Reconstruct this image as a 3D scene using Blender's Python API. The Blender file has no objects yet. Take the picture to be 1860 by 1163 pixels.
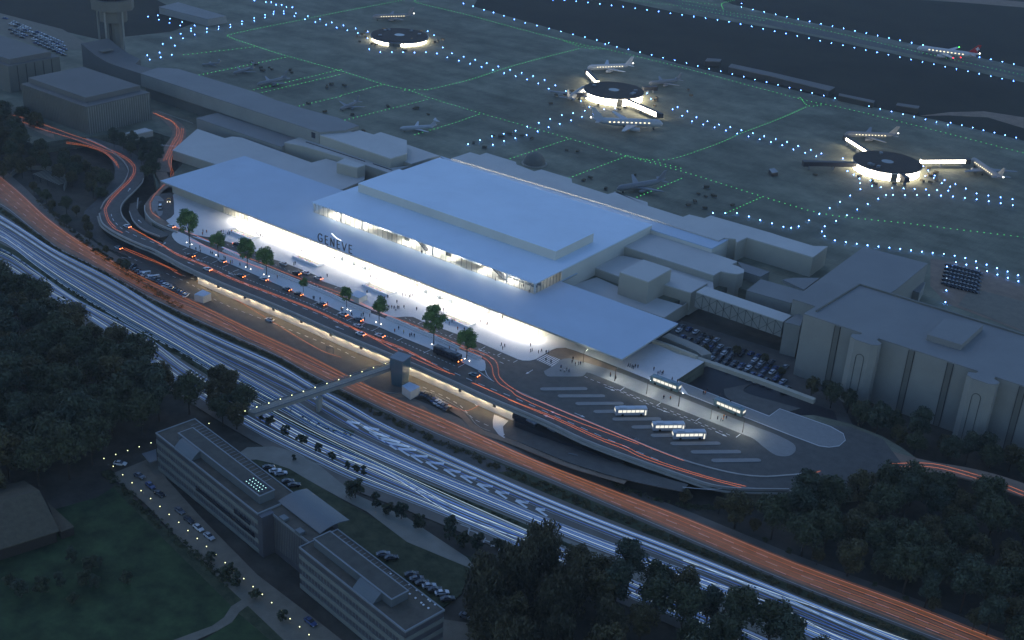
# scene settings
SKY,SUN,EXPO=.10,.08,.6; AIR,DUST,OZ=1,0,6
SUNEL,SUNROT=40,285
SUNAZ,SUNLAMPEL=90-285,40
SOFFIT,INNER,UPPER,UNDER,STREET,BUSW,SATW,BLUE,GREEN,TW,TO,PATHL,REAR=82,9,30,42,420,.7,13,40,.75,.34,.23,2.2,30
HAZE=.00007
import bpy, math, random
from mathutils import Vector, Matrix
random.seed(7)
R=math.radians
C=bpy.context.scene.collection
# ---------------------------------------------------------------- survey camera (fitted to the photo)
A_,B_,C_,F_=-0.625742513,0.456399324,0.0625612539,2274.726
H=235.0
def _axes():
    cy,sy=math.cos(A_),math.sin(A_); cp,sp=math.cos(B_),math.sin(B_)
    f=Vector((cp*sy,cp*cy,-sp)); r=Vector((cy,-sy,0)); u=r.cross(f)
    c,s=math.cos(C_),math.sin(C_)
    return c*r+s*u, -s*r+c*u, f
RR,UU,FF=_axes()
def P(p,z=0.0):
    d=F_*FF+(p[0]-930)*RR-(p[1]-581.5)*UU
    t=(z-H)/d.z
    return Vector((t*d.x,t*d.y,z))
ZM=dict(A=(0,0,1),a1=(0,0,2.997),a2=(620,0,2.997),a3=(1240,0,2.997),b1=(0,388,2.997),b2=(620,388,2.997),b3=(1240,388,2.997),
 c1=(0,776,3),c2=(620,776,3),c3=(1240,776,3),fb=(400,640,5.147),ht=(1380,540,3.875),s2=(1010,100,7.75),s3=(1440,210,4.65),
 sw=(1640,60,11.625),s1=(640,15,10.333),nb=(1220,90,3.875))
for k,o in dict(z1=(280,180),z2=(550,180),z3=(820,260),z4=(1100,340),z5=(1240,430),z6=(540,330),z7=(780,400),y1=(280,320),y2=(560,430),
  y3=(820,510),y4=(1080,560),y5=(640,560),y6=(860,680),o1=(270,740),o2=(440,860),o3=(530,960),r1=(120,200),r2=(120,360),bs=(1080,700),lt=(0,0)).items():
    ZM[k]=(o[0],o[1],6.187)
def q(k,x,y):
    o=ZM[k]; return (o[0]+x/o[2],o[1]+y/o[2])
def Q(s):
    """'k x,y x,y k2 x,y' -> list of photo points"""
    out=[];k='A'
    for t in s.split():
        if ',' in t:
            a,b=t.split(','); out.append(q(k,float(a),float(b)))
        else: k=t
    return out
def PW(s,z=0.0): return [P(p,z) for p in (Q(s) if isinstance(s,str) else s)]
# ---------------------------------------------------------------- materials
def mat(name,col,rough=.8,var=.12,scale=.15,detail=5,metal=0,bump=0,spec=.3,var2=None):
    m=bpy.data.materials.new(name); m.use_nodes=True; nt=m.node_tree; b=nt.nodes['Principled BSDF']
    b.inputs['Roughness'].default_value=rough; b.inputs['Metallic'].default_value=metal
    b.inputs['Specular IOR Level'].default_value=spec
    if var<=0: b.inputs['Base Color'].default_value=(*col,1); return m
    tc=nt.nodes.new('ShaderNodeTexCoord'); n=nt.nodes.new('ShaderNodeTexNoise')
    n.inputs['Scale'].default_value=scale; n.inputs['Detail'].default_value=detail; n.inputs['Roughness'].default_value=.65
    nt.links.new(tc.outputs['Object'],n.inputs['Vector'])
    r=nt.nodes.new('ShaderNodeValToRGB'); e=r.color_ramp.elements
    e[0].position=.3; e[1].position=.7
    e[0].color=(*[c*(1-var) for c in col],1)
    c2=var2 if var2 else [min(1,c*(1+var)) for c in col]
    e[1].color=(*c2,1)
    nt.links.new(n.outputs['Fac'],r.inputs['Fac']); nt.links.new(r.outputs['Color'],b.inputs['Base Color'])
    if bump:
        bp=nt.nodes.new('ShaderNodeBump'); bp.inputs['Strength'].default_value=bump; bp.inputs['Distance'].default_value=.3
        nt.links.new(n.outputs['Fac'],bp.inputs['Height']); nt.links.new(bp.outputs['Normal'],b.inputs['Normal'])
    return m
def emat(name,col,s,sample=True):
    m=bpy.data.materials.new(name); m.use_nodes=True; nt=m.node_tree; nt.nodes.clear()
    e=nt.nodes.new('ShaderNodeEmission'); o=nt.nodes.new('ShaderNodeOutputMaterial')
    e.inputs['Color'].default_value=(*col,1); e.inputs['Strength'].default_value=s
    nt.links.new(e.outputs[0],o.inputs['Surface'])
    if not sample: m.cycles.emission_sampling='NONE'
    return m
def gmat(name,col,transp):
    m=bpy.data.materials.new(name); m.use_nodes=True; nt=m.node_tree; nt.nodes.clear()
    o=nt.nodes.new('ShaderNodeOutputMaterial'); mx=nt.nodes.new('ShaderNodeMixShader')
    t=nt.nodes.new('ShaderNodeBsdfTransparent'); g=nt.nodes.new('ShaderNodeBsdfGlossy')
    t.inputs['Color'].default_value=(*col,1); g.inputs['Roughness'].default_value=.08
    mx.inputs[0].default_value=1-transp
    nt.links.new(t.outputs[0],mx.inputs[1]); nt.links.new(g.outputs[0],mx.inputs[2]); nt.links.new(mx.outputs[0],o.inputs['Surface'])
    return m
M=dict(
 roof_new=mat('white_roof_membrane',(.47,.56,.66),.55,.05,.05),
 roof_top=mat('haze_glow_roof_membrane',(.66,.77,.87),.5,.05,.05),  # lighter than the canopy: central haze glow put into the colour
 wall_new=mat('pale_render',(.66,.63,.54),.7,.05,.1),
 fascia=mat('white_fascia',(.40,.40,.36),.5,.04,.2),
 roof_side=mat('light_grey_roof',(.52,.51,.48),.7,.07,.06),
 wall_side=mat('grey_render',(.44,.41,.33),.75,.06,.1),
 roof_outer=mat('mid_grey_roof',(.235,.235,.225),.75,.08,.05),  # outer blocks from here on: vignette put into their darker roofs and walls
 wall_outer=mat('grey_concrete_wall',(.29,.285,.25),.8,.08,.1),
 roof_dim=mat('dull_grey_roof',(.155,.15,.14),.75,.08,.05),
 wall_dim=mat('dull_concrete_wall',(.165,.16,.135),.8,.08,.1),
 groove=mat('dark_groove',(.05,.05,.045),.9,.1,.2),
 plaza=mat('pale_paving',(.64,.63,.62),.65,.05,.4),
 island=mat('grey_paving',(.25,.25,.24),.7,.08,.4),
 asphalt=mat('asphalt',(.10,.095,.085),.75,.2,.3,8,bump=.1),
 asph_brown=mat('amber_wash_asphalt',(.235,.17,.12),.8,.25,.15,8),  # brown asphalt, deepened so its colour carries the amber streak glow
 mway=mat('motorway_asphalt',(.16,.14,.115),.75,.18,.12,8),  # warmed: amber glow over the road corridor put into the colour
 shoulder=mat('concrete_shoulder',(.25,.24,.20),.8,.15,.15,8),
 concrete=mat('concrete',(.34,.32,.27),.8,.12,.2,6),
 parapet=mat('concrete_parapet',(.42,.39,.35),.7,.1,.3),
 abut=mat('white_abutment',(.75,.73,.68),.7,.04,.2),
 paint=mat('road_paint',(.75,.75,.75),.6,.1,1.5),
 paint_dim=mat('worn_road_paint',(.45,.45,.43),.7,.2,1.0),
 dark=mat('dark_metal',(.03,.03,.035),.5,.1,.5),
 steel=mat('grey_steel',(.2,.22,.24),.45,.08,.5,metal=.4),
 white=mat('white_enamel',(.75,.76,.78),.4,.03,.5),
 grass=mat('rough_grass',(.035,.06,.026),.95,.5,.25,9,bump=.3,var2=(.085,.095,.05)),
 lawn=mat('park_lawn',(.022,.045,.017),.95,.5,.14,12,bump=.3,var2=(.055,.095,.035)),
 field=mat('airfield_grass',(.018,.017,.010),.95,.3,.02,9,var2=(.028,.026,.015)),
 earth=mat('dark_earth',(.05,.045,.035),.95,.4,.08,9,bump=.3,var2=(.10,.09,.07)),
 path=mat('path_gravel',(.19,.17,.13),.9,.15,.3),
 glass=gmat('clear_glass',(.97,.99,.98),.92),
 dglass=mat('dark_window_glass',(.02,.024,.035),.12,.2,.6,spec=.8),
 trunk=mat('bark',(.05,.04,.03),.9,.2,2),
 ridge=mat('clay_tile_roof',(.10,.085,.055),.85,.2,.6),
 rubber=mat('black_rubber',(.015,.015,.015),.8,0),
)
def leafmat(name,a,b):
    m=mat(name,a,.75,.35,.5,3,var2=b); return m
M['leaf_dark']=leafmat('dark_foliage',(.035,.045,.022),(.10,.115,.055))
M['leaf_olive']=leafmat('olive_foliage',(.05,.045,.018),(.14,.12,.05))
M['leaf_blue']=leafmat('blue_green_foliage',(.035,.05,.032),(.09,.115,.07))
M['leaf_willow']=leafmat('willow_foliage',(.055,.055,.03),(.14,.13,.075))
M['leaf_plaza']=leafmat('plaza_tree_foliage',(.08,.15,.04),(.19,.30,.09))
# apron concrete: panel joints and stains
def apron_mat():
    m=mat('apron_concrete',(.15,.157,.108),.85,.22,.05,12,var2=(.262,.262,.185)); nt=m.node_tree
    b=nt.nodes['Principled BSDF']; tc=[n for n in nt.nodes if n.type=='TEX_COORD'][0]
    mp=nt.nodes.new('ShaderNodeMapping'); mp.inputs['Rotation'].default_value=(0,0,R(12)); mp.inputs['Scale'].default_value=(.004,.05,1)
    n2=nt.nodes.new('ShaderNodeTexNoise'); n2.inputs['Scale'].default_value=1; n2.inputs['Detail'].default_value=8
    nt.links.new(tc.outputs['Object'],mp.inputs['Vector']); nt.links.new(mp.outputs[0],n2.inputs['Vector'])
    br=nt.nodes.new('ShaderNodeTexBrick'); br.inputs['Scale'].default_value=.12; br.inputs['Mortar Size'].default_value=.012
    br.offset=0; br.inputs['Color1'].default_value=(1,1,1,1); br.inputs['Color2'].default_value=(.93,.93,.93,1); br.inputs['Mortar'].default_value=(.78,.78,.78,1)
    nt.links.new(tc.outputs['Object'],br.inputs['Vector'])
    mr=nt.nodes.new('ShaderNodeMapRange'); mr.inputs['From Min'].default_value=.3; mr.inputs['From Max'].default_value=.7
    mr.inputs['To Min'].default_value=.72; mr.inputs['To Max'].default_value=1.18
    nt.links.new(n2.outputs['Fac'],mr.inputs['Value'])
    m1=nt.nodes.new('ShaderNodeMix'); m1.data_type='RGBA'; m1.blend_type='MULTIPLY'; m1.inputs[0].default_value=1
    m2=nt.nodes.new('ShaderNodeMix'); m2.data_type='RGBA'; m2.blend_type='MULTIPLY'; m2.inputs[0].default_value=1
    src=b.inputs['Base Color'].links[0].from_socket
    nt.links.new(src,m1.inputs[6]); nt.links.new(br.outputs['Color'],m1.inputs[7])
    nt.links.new(m1.outputs[2],m2.inputs[6]); nt.links.new(mr.outputs[0],m2.inputs[7])
    n3=nt.nodes.new('ShaderNodeTexNoise'); n3.inputs['Scale'].default_value=.012; n3.inputs['Detail'].default_value=12; n3.inputs['Roughness'].default_value=.75; n3.inputs['Distortion'].default_value=.3
    nt.links.new(tc.outputs['Object'],n3.inputs['Vector'])
    r3=nt.nodes.new('ShaderNodeMapRange'); r3.inputs['From Min'].default_value=.35; r3.inputs['From Max'].default_value=.62; r3.inputs['To Min'].default_value=.68; r3.inputs['To Max'].default_value=1.12
    nt.links.new(n3.outputs['Fac'],r3.inputs['Value'])
    m3=nt.nodes.new('ShaderNodeMix'); m3.data_type='RGBA'; m3.blend_type='MULTIPLY'; m3.inputs[0].default_value=1
    nt.links.new(m2.outputs[2],m3.inputs[6]); nt.links.new(r3.outputs[0],m3.inputs[7])
    nt.links.new(m3.outputs[2],b.inputs['Base Color']); return m
M['apron']=apron_mat()
E_=dict(
 soffit=emat('soffit_light',(1,.96,.90),SOFFIT), inner=emat('interior_light',(1,.93,.82),INNER),
 upper=emat('upper_floor_light',(1,.95,.88),UPPER),
 under=emat('underpass_light',(1,.78,.50),UNDER), warm=emat('warm_lamp',(1,.45,.18),30),
 street=emat('street_lamp_light',(.95,1,.88),STREET), bus=emat('bus_window_light',(1,.98,.86),BUSW),
 sat=emat('lit_glazing',(1,.90,.70),SATW), sign=emat('lit_sign_accent',(.95,.97,1),1.4), rear=emat('rear_ledge_light',(1,.95,.85),REAR), jet=emat('lit_jet_bridge',(1,.90,.70),SATW*.8),
 cab=emat('cabin_window_light',(1,.88,.55),1.6,False), tail=emat('tail_light',(1,.22,.05),7,False),
 head=emat('headlight',(1,.95,.85),7), blue=emat('blue_taxiway_lamp',(.08,.26,1),BLUE), bluew=emat('blue_lamp_core',(.6,.8,1),6,False),
 green=emat('green_centreline_lamp',(.12,1,.25),GREEN,False), red=emat('red_beacon',(1,.02,.02),8,False),
 tw=emat('white_streak_light',(.26,.50,1),TW*1.3), tw2=emat('bright_streak_light',(.62,.82,1),TW*1.9), tb=emat('blue_streak_light',(.08,.24,1),TW*1.1),
 to=emat('orange_streak_light',(1,.44,.19),TO), to2=emat('amber_streak_light',(1,.30,.10),TO*2.4), tr=emat('red_streak_light',(1,.25,.09),TO*5.5),
 path=emat('path_lamp_light',(.95,1,.5),PATHL), navg=emat('green_beacon',(.05,1,.05),10,False), cyan=emat('cyan_led',(.5,1,1),1.5,False),
)
# ---------------------------------------------------------------- mesh helpers
class MB:
    def __init__(s): s.v=[];s.f=[];s.m=[];s.mats=[]
    def mi(s,m):
        if m not in s.mats: s.mats.append(m)
        return s.mats.index(m)
    def add(s,vs,fs,m):
        o=len(s.v); s.v+=[tuple(v) for v in vs]; k=s.mi(m)
        for f in fs: s.f.append([i+o for i in f]); s.m.append(k)
        return s
    def box(s,c,d,m,rz=0,taper=1):
        x,y,z=[e/2 for e in d]; cs,sn=math.cos(rz),math.sin(rz); vs=[]
        for k,(a,b,e) in enumerate([(-1,-1,-1),(1,-1,-1),(1,1,-1),(-1,1,-1),(-1,-1,1),(1,-1,1),(1,1,1),(-1,1,1)]):
            t=taper if e>0 else 1
            X,Y=a*x*t,b*y*t; vs.append((c[0]+X*cs-Y*sn,c[1]+X*sn+Y*cs,c[2]+e*z))
        s.add(vs,[(0,3,2,1),(4,5,6,7),(0,1,5,4),(1,2,6,5),(2,3,7,6),(3,0,4,7)],m); return s
    def prism(s,pl,z0,z1,m,bottom=True):
        pl=[(p[0],p[1]) for p in pl]
        a=sum(pl[i][0]*pl[(i+1)%len(pl)][1]-pl[(i+1)%len(pl)][0]*pl[i][1] for i in range(len(pl)))
        if a<0: pl=pl[::-1]
        n=len(pl); vs=[(x,y,z0) for x,y in pl]+[(x,y,z1) for x,y in pl]
        fs=[tuple(range(n,2*n))]+[(i,(i+1)%n,n+(i+1)%n,n+i) for i in range(n)]
        if bottom: fs.append(tuple(range(n-1,-1,-1)))
        s.add(vs,fs,m); return s
    def tube(s,pts,r,m,n=6,rads=None,caps=True):
        pts=[Vector(p) for p in pts]; vs=[];fs=[]
        for i,p in enumerate(pts):
            d=(pts[min(i+1,len(pts)-1)]-pts[max(i-1,0)]).normalized()
            a=d.cross(Vector((0,0,1)));
            if a.length<1e-3: a=Vector((1,0,0))
            a.normalize(); b=a.cross(d); rr=rads[i] if rads else r
            for k in range(n):
                t=2*math.pi*k/n+math.pi/n; vs.append(p+rr*(math.cos(t)*a+math.sin(t)*b))
        for i in range(len(pts)-1):
            for k in range(n):
                fs.append((i*n+k,i*n+(k+1)%n,(i+1)*n+(k+1)%n,(i+1)*n+k))
        if caps: fs+= [tuple(range(n-1,-1,-1)),tuple(range((len(pts)-1)*n,len(pts)*n))]
        s.add(vs,fs,m); return s
    def strip(s,L,Rr,th,m):
        """solid ribbon between two edge lists, th metres thick"""
        n=len(L); vs=[Vector(p) for p in L]+[Vector(p) for p in Rr]
        vs+= [v-Vector((0,0,th)) for v in vs]; fs=[]
        for i in range(n-1):
            fs.append((i,n+i,n+i+1,i+1)); fs.append((2*n+i,2*n+i+1,3*n+i+1,3*n+i))
            fs.append((i,i+1,2*n+i+1,2*n+i)); fs.append((n+i,3*n+i,3*n+i+1,n+i+1))
        fs+=[(0,2*n,3*n,n),(n-1,2*n-1,4*n-1,3*n-1)]
        s.add(vs,fs,m); return s
    def path(s,pts,w,h,m,z=None):
        """wall or kerb following pts, w wide, from z to z+h"""
        pts=[Vector(p) for p in pts]; L=[];Rr=[]
        for i,p in enumerate(pts):
            d=(pts[min(i+1,len(pts)-1)]-pts[max(i-1,0)]); d.z=0
            if d.length<1e-6: d=Vector((1,0,0))
            d.normalize(); nn=Vector((-d.y,d.x,0))*w/2
            L.append(p+nn+Vector((0,0,h))); Rr.append(p-nn+Vector((0,0,h)))
        return s.strip(L,Rr,h,m)
    def dome(s,c,r,m,n=8,k=3,full=False,sz=1):
        vs=[];fs=[];c=Vector(c)
        rows=range(-k if full else 0,k+1)
        for j in rows:
            t=j/k*math.pi/2
            for i in range(n):
                a=2*math.pi*i/n; vs.append(c+Vector((r*math.cos(t)*math.cos(a),r*math.cos(t)*math.sin(a),sz*r*math.sin(t))))
        L=len(list(rows))
        for j in range(L-1):
            for i in range(n): fs.append((j*n+i,j*n+(i+1)%n,(j+1)*n+(i+1)%n,(j+1)*n+i))
        s.add(vs,fs,m); return s
    def build(s,name,parent=None,smooth=False,me=None):
        if me is None:
            me=bpy.data.meshes.new(name); me.from_pydata(s.v,[],s.f)
            for mm in s.mats: me.materials.append(mm)
            me.polygons.foreach_set('material_index',s.m)
            if smooth: me.polygons.foreach_set('use_smooth',[True]*len(s.f))
            me.validate(); me.update()
        o=bpy.data.objects.new(name,me); C.objects.link(o)
        if parent is not None:
            o.parent=parent; o.matrix_parent_inverse=Matrix.Translation(-parent.location)
        return o
def tag(o,label=None,cat=None,group=None,kind=None):
    for k,v in (('label',label),('category',cat),('group',group),('kind',kind)):
        if v: o[k]=v
    return o
def empty(name,loc,label,cat,group=None,rz=0):
    o=bpy.data.objects.new(name,None); C.objects.link(o); o.location=loc; o.rotation_euler=(0,0,rz); o.empty_display_size=1
    return tag(o,label,cat,group)
def local(mb,name,parent,smooth=False):
    """part given in the thing's own coordinates"""
    o=mb.build(name,None,smooth); o.parent=parent; return o
KIDS={}
def proto_done(o): KIDS[o.name]=[c for c in o.children]
def dup(src,loc,rz=0,label=None,group=None,scale=None,cat=None):
    o=src.copy(); C.objects.link(o); o.location=loc; o.rotation_euler=(0,0,rz)
    if scale: o.scale=(scale,)*3 if not isinstance(scale,tuple) else scale
    if label: o['label']=label
    if group: o['group']=group
    if cat: o['category']=cat
    for ch in KIDS.get(src.name,[]):
        c=ch.copy(); C.objects.link(c); c.parent=o
    return o
def smoothpath(pts,n=6,closed=False):
    pts=[Vector(p) for p in pts]; out=[]; N=len(pts)
    for i in range(N if closed else N-1):
        if closed: p0,p1,p2,p3=[pts[(i+k-1)%N] for k in range(4)]
        else:
            p1,p2=pts[i],pts[i+1]; p0=pts[i-1] if i>0 else 2*p1-p2; p3=pts[i+2] if i+2<N else 2*p2-p1
        for k in range(n):
            t=k/n; out.append(.5*((2*p1)+(-p0+p2)*t+(2*p0-5*p1+4*p2-p3)*t*t+(-p0+3*p1-3*p2+p3)*t**3))
    if not closed: out.append(pts[-1])
    return out
def resample(pts,step):
    pts=[Vector(p) for p in pts]; out=[pts[0].copy()]; acc=0
    for a,b in zip(pts,pts[1:]):
        L=(b-a).length; t=step-acc
        while t<=L: out.append(a+(b-a)*t/L); t+=step
        acc=(L-(t-step)) if L>0 else acc
    return out
def along(pts,u):
    L=[0]
    for a,b in zip(pts,pts[1:]): L.append(L[-1]+(b-a).length)
    d=u*L[-1]
    for i in range(len(pts)-1):
        if d<=L[i+1] or i==len(pts)-2:
            k=(d-L[i])/max(1e-6,L[i+1]-L[i]); return pts[i]+(pts[i+1]-pts[i])*min(1,max(0,k))
def snap(w):
    n=len(w); px=list(range(n)); py=list(range(n))
    def find(p,i):
        while p[i]!=i: i=p[i]
        return i
    for i in range(n):
        j=(i+1)%n; d=w[j]-w[i]; a=abs(math.degrees(math.atan2(d.y,d.x)))%180; a=min(a,180-a)
        if a<9: py[find(py,i)]=find(py,j)
        elif a>81: px[find(px,i)]=find(px,j)
    out=[]
    for i in range(n):
        gx=[w[k].x for k in range(n) if find(px,k)==find(px,i)]; gy=[w[k].y for k in range(n) if find(py,k)==find(py,i)]
        out.append(Vector((sum(gx)/len(gx),sum(gy)/len(gy),w[i].z)))
    return out
def cen(w): return sum((Vector(p) for p in w),Vector())/len(w)
def sheet(name,w,z,m,th=.02,kind='structure'):
    o=MB().prism(w,z-th,z,m).build(name); return tag(o,kind=kind)
ORD=['first','second','third','fourth','fifth','sixth','seventh','eighth','ninth','tenth','eleventh','twelfth','thirteenth','fourteenth','fifteenth','sixteenth','seventeenth','eighteenth','nineteenth','twentieth']+['twenty-'+s for s in ('first','second','third','fourth','fifth','sixth','seventh','eighth','ninth')]
# ---------------------------------------------------------------- camera, sky
cam=bpy.data.objects.new('camera',bpy.data.cameras.new('camera')); C.objects.link(cam)
cam.matrix_world=Matrix(((RR.x,UU.x,-FF.x,0),(RR.y,UU.y,-FF.y,0),(RR.z,UU.z,-FF.z,H),(0,0,0,1)))
cam.data.sensor_fit='HORIZONTAL'; cam.data.sensor_width=36; cam.data.lens=36*F_/1860; cam.data.clip_end=12000; cam.data.clip_start=1
sc=bpy.context.scene; sc.camera=cam
w=bpy.data.worlds.new('World'); sc.world=w; w.use_nodes=True; nt=w.node_tree
sky=nt.nodes.new('ShaderNodeTexSky'); sky.sky_type='NISHITA'; sky.sun_disc=False; sky.sun_elevation=R(SUNEL); sky.sun_rotation=R(SUNROT)
sky.air_density=AIR; sky.dust_density=DUST; sky.ozone_density=OZ
nt.links.new(sky.outputs[0],nt.nodes['Background'].inputs['Color']); nt.nodes['Background'].inputs['Strength'].default_value=SKY
sl=bpy.data.lights.new('dusk_sun','SUN'); sl.energy=SUN; sl.angle=R(14); sl.color=(1,.93,.84)
so=bpy.data.objects.new('dusk_sun',sl); C.objects.link(so)
az=R(SUNAZ); el=R(SUNLAMPEL)
dv=Vector((math.cos(az)*math.cos(el),math.sin(az)*math.cos(el),math.sin(el)))
so.rotation_euler=dv.to_track_quat('Z','Y').to_euler()
sc.view_settings.view_transform='Standard'; sc.view_settings.look='None'; sc.view_settings.exposure=EXPO; sc.view_settings.gamma=1
sc.render.engine='CYCLES'; sc.cycles.use_denoising=True; sc.cycles.max_bounces=6; sc.cycles.diffuse_bounces=3; sc.cycles.glossy_bounces=2; sc.cycles.transparent_max_bounces=8
sc.cycles.use_light_tree=True; sc.cycles.sample_clamp_indirect=4; sc.cycles.caustics_reflective=False; sc.cycles.caustics_refractive=False
# ================================================================ terrain
L_=-6.0
sheet('ground',[(-2600,-300),(900,-300),(900,3000),(-2600,3000)],L_-.3,M['earth'],.5)
front=Q('r1 980,690 1060,860 880,1140 r2 980,290 1170,410 A 281,457 334,486 400,516 500,557 620,610 730,655.5 827,698 887,725 987,767 1062,803 1144,834 1241,868 1290,884 1340,891 1432,893 1500,890 1600,880 1640,852')
right=Q('A 1664,832 1638,813 1604,793 1545,770 1478,754 1399,757 1227,692 1280.5,657 1190,622 1180,560 1330,520 1480,560 1700,640 1960,730 2500,930')
fw_=PW(front); fw_=[v+Vector((0,8.5 if 5<=i<=17 else 0,0)) for i,v in enumerate(fw_)]
up=fw_+PW(right)
far=[Vector((900,650,0)),Vector((900,3000,0)),Vector((-2600,3000,0)),Vector((-2600,330,0))]
left=PW(Q('A -250,330 0,235 60,262 156,248 280,240 345,260 330,300 300,330 285,345'))
upper=MB().prism(up+far+left,L_-.2,0,M['apron'],False).build('airport_platform'); tag(upper,kind='structure')
# airfield grass and strips beyond the apron
def slab(name,s,z,m,th=.03): return sheet(name,PW(s),z,m,th)
slab('airfield_grass',[(900,-60),(860,12),(1050,66),(1240,118),(1500,177),(1700,218),(1860,256),(2150,330),(2150,180),(1860,150),(1640,102),(1430,56),(1240,25),(1000,-25)],.05,M['field'])
slab('runway_grass',[(1180,-60),(1330,8),(1420,30),(1600,68),(1860,122),(2300,200),(2300,40),(1860,12),(1640,-2),(1300,-70)],.05,M['field'])
slab('far_field',[(1500,-60),(1650,-8),(1860,6),(2300,30),(2300,-140),(1500,-160)],.05,M['field'])
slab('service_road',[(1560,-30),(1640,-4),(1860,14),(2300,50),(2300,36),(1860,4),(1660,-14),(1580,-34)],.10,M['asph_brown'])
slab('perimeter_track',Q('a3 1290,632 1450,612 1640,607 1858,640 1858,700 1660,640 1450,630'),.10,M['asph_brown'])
slab('side_field',[(-700,-60),(180,-55),(300,8),(360,40),(310,58),(180,72),(40,40),(-700,-10)],.05,M['field'])
slab('parking_yard',Q('lt -400,150 0,150 700,330 960,480 900,560 560,560 0,380 -400,260'),.08,M['path'])
slab('goods_yard',[(1690,470),(1760,480),(1960,560),(1960,640),(1860,604),(1720,552),(1690,520)],.06,M['asph_brown'])
slab('depot_yard',Q('b3 1500,500 1570,405 1858,480 2200,580 2200,760 1858,640'),.10,M['path'])
slab('taxiway',[(1100,-60),(1240,2),(1430,44),(1700,98),(1860,131),(2200,200),(2200,214),(1860,142),(1700,108),(1430,53),(1240,15),(1080,-50)],.09,M['asphalt'])
# apron stains: long worn strips along stands
# ================================================================ lower roads
Z6=L_
def ribbon(name,a,b,z,m,th=.06,kind='structure',n=5):
    """road between two pixel edge lists, z scalar or list"""
    def lift(s):
        pts=Q(s) if isinstance(s,str) else s
        zz=z if isinstance(z,(list,tuple)) else [z]*len(pts)
        if len(zz)!=len(pts):
            zz=[zz[min(len(zz)-1,int(round(i*(len(zz)-1)/(len(pts)-1))))] for i in range(len(pts))]
        return smoothpath([P(p,h) for p,h in zip(pts,zz)],n)
    a=lift(a); b=lift(b); N=40 if n>1 else 12
    A=[along(a,i/N) for i in range(N+1)]; B=[along(b,i/N) for i in range(N+1)]
    o=MB().strip(A,B,th,m).build(name)
    if kind: tag(o,kind=kind)
    return o,A,B
# pixel boundaries of the motorway bands (photo coordinates), all on the lower level
OR_N=[(-80,345),(0,372),(60,418),(110,455),(167,483),(234,520),(284,547),(384,594),(500,645),(567,682),(660,727),(787,786),(903,833),(1020,880),(1240,975),(1440,1060),(1673,1150),(1900,1240)]
OR_F=[(-80,255),(0,318),(40,352),(77,388),(120,422),(168,452),(217,481),(265,505),(346,544),(446,593),(546,638),(627,680),(705,718),(777,748),(860,785),(957,830),(1054,868),(1120,893),(1240,938),(1440,1020),(1640,1092),(1807,1158),(2000,1232)]
W1_F=[(-80,350),(0,392),(50,423),(100,455),(200,506),(300,568),(400,616),(500,660),(567,700),(640,738),(687,766),(820,830),(953,890),(1087,945),(1240,1003),(1440,1083),(1640,1165),(1850,1250)]
W1_N=[(-80,378),(0,414),(100,478),(200,536),(300,594),(367,634),(467,684),(540,720),(610,762),(680,800),(780,840),(887,884),(987,926),(1103,972),(1240,1026),(1440,1108),(1560,1160),(1800,1260)]
W2_F=[(-80,378),(0,414),(100,478),(200,536),(300,594),(367,634),(450,678),(520,718),(590,762),(640,788),(753,842),(887,896),(987,940),(1103,985),(1240,1035),(1373,1090),(1540,1158),(1750,1240)]
W2_N=[(-80,420),(0,436),(67,484),(133,530),(234,590),(334,645),(434,705),(520,752),(600,796),(753,862),(887,918),(987,958),(1103,1004),(1240,1055),(1373,1112),(1500,1168),(1700,1250)]
W3_F=[(-80,435),(0,450),(67,493),(133,540),(234,592),(284,622),(334,660),(434,722),(540,782),(620,820),(720,868),(820,912),(937,960),(1040,1005),(1150,1055),(1300,1120),(1480,1200)]
W3_N=[(-80,480),(0,488),(67,528),(133,562),(190,600),(260,650),(334,705),(400,748),(480,795),(560,835),(640,873),(753,916),(860,960),(927,990),(1030,1035),(1140,1085),(1290,1150),(1450,1230)]
def off(l,dx,dy): return [(x+dx,y+dy) for x,y in l]
ribbon('motorway',off(OR_F,4,-12),off(W3_N,-6,14),Z6+.02,M['mway'])
def between(a,b,u,z,N=60):
    A=smoothpath([P(p,z) for p in a],4); B=smoothpath([P(p,z) for p in b],4)
    return [along(A,i/N).lerp(along(B,i/N),u) for i in range(N+1)]
def band(name,a,u0,b,u1,z,m,th=.05,c=None,d=None):
    A=between(a,b,u0,z); B=between(c or a,d or b,u1,z)
    o=MB().strip(A,B,th,m).build(name); tag(o,kind='structure'); return A,B
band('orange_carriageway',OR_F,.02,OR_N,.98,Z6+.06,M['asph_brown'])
hedge=band('central_verge',OR_N,.15,W1_F,.72,Z6+.10,M['grass'])
ribbon('concrete_shoulder',off(W2_N,0,4),off(W3_F,0,-4),Z6+.09,M['shoulder'])
vg1=[(-40,432),(67,488),(167,552),(284,618),(367,660),(450,705),(520,742),(585,775),(640,792)]
ribbon('motorway_verge',off(vg1,4,-9),off(vg1,-3,7),Z6+.13,M['grass'])
vg2=[(330,648),(434,712),(540,772),(620,812),(720,858),(840,908),(953,955),(1060,1003)]
ribbon('grass_strip',off(vg2,2,-2.5),off(vg2,-2,3.5),Z6+.14,M['grass'])
v3=[(0,478),(60,510),(170,570),(250,630)]
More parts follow.
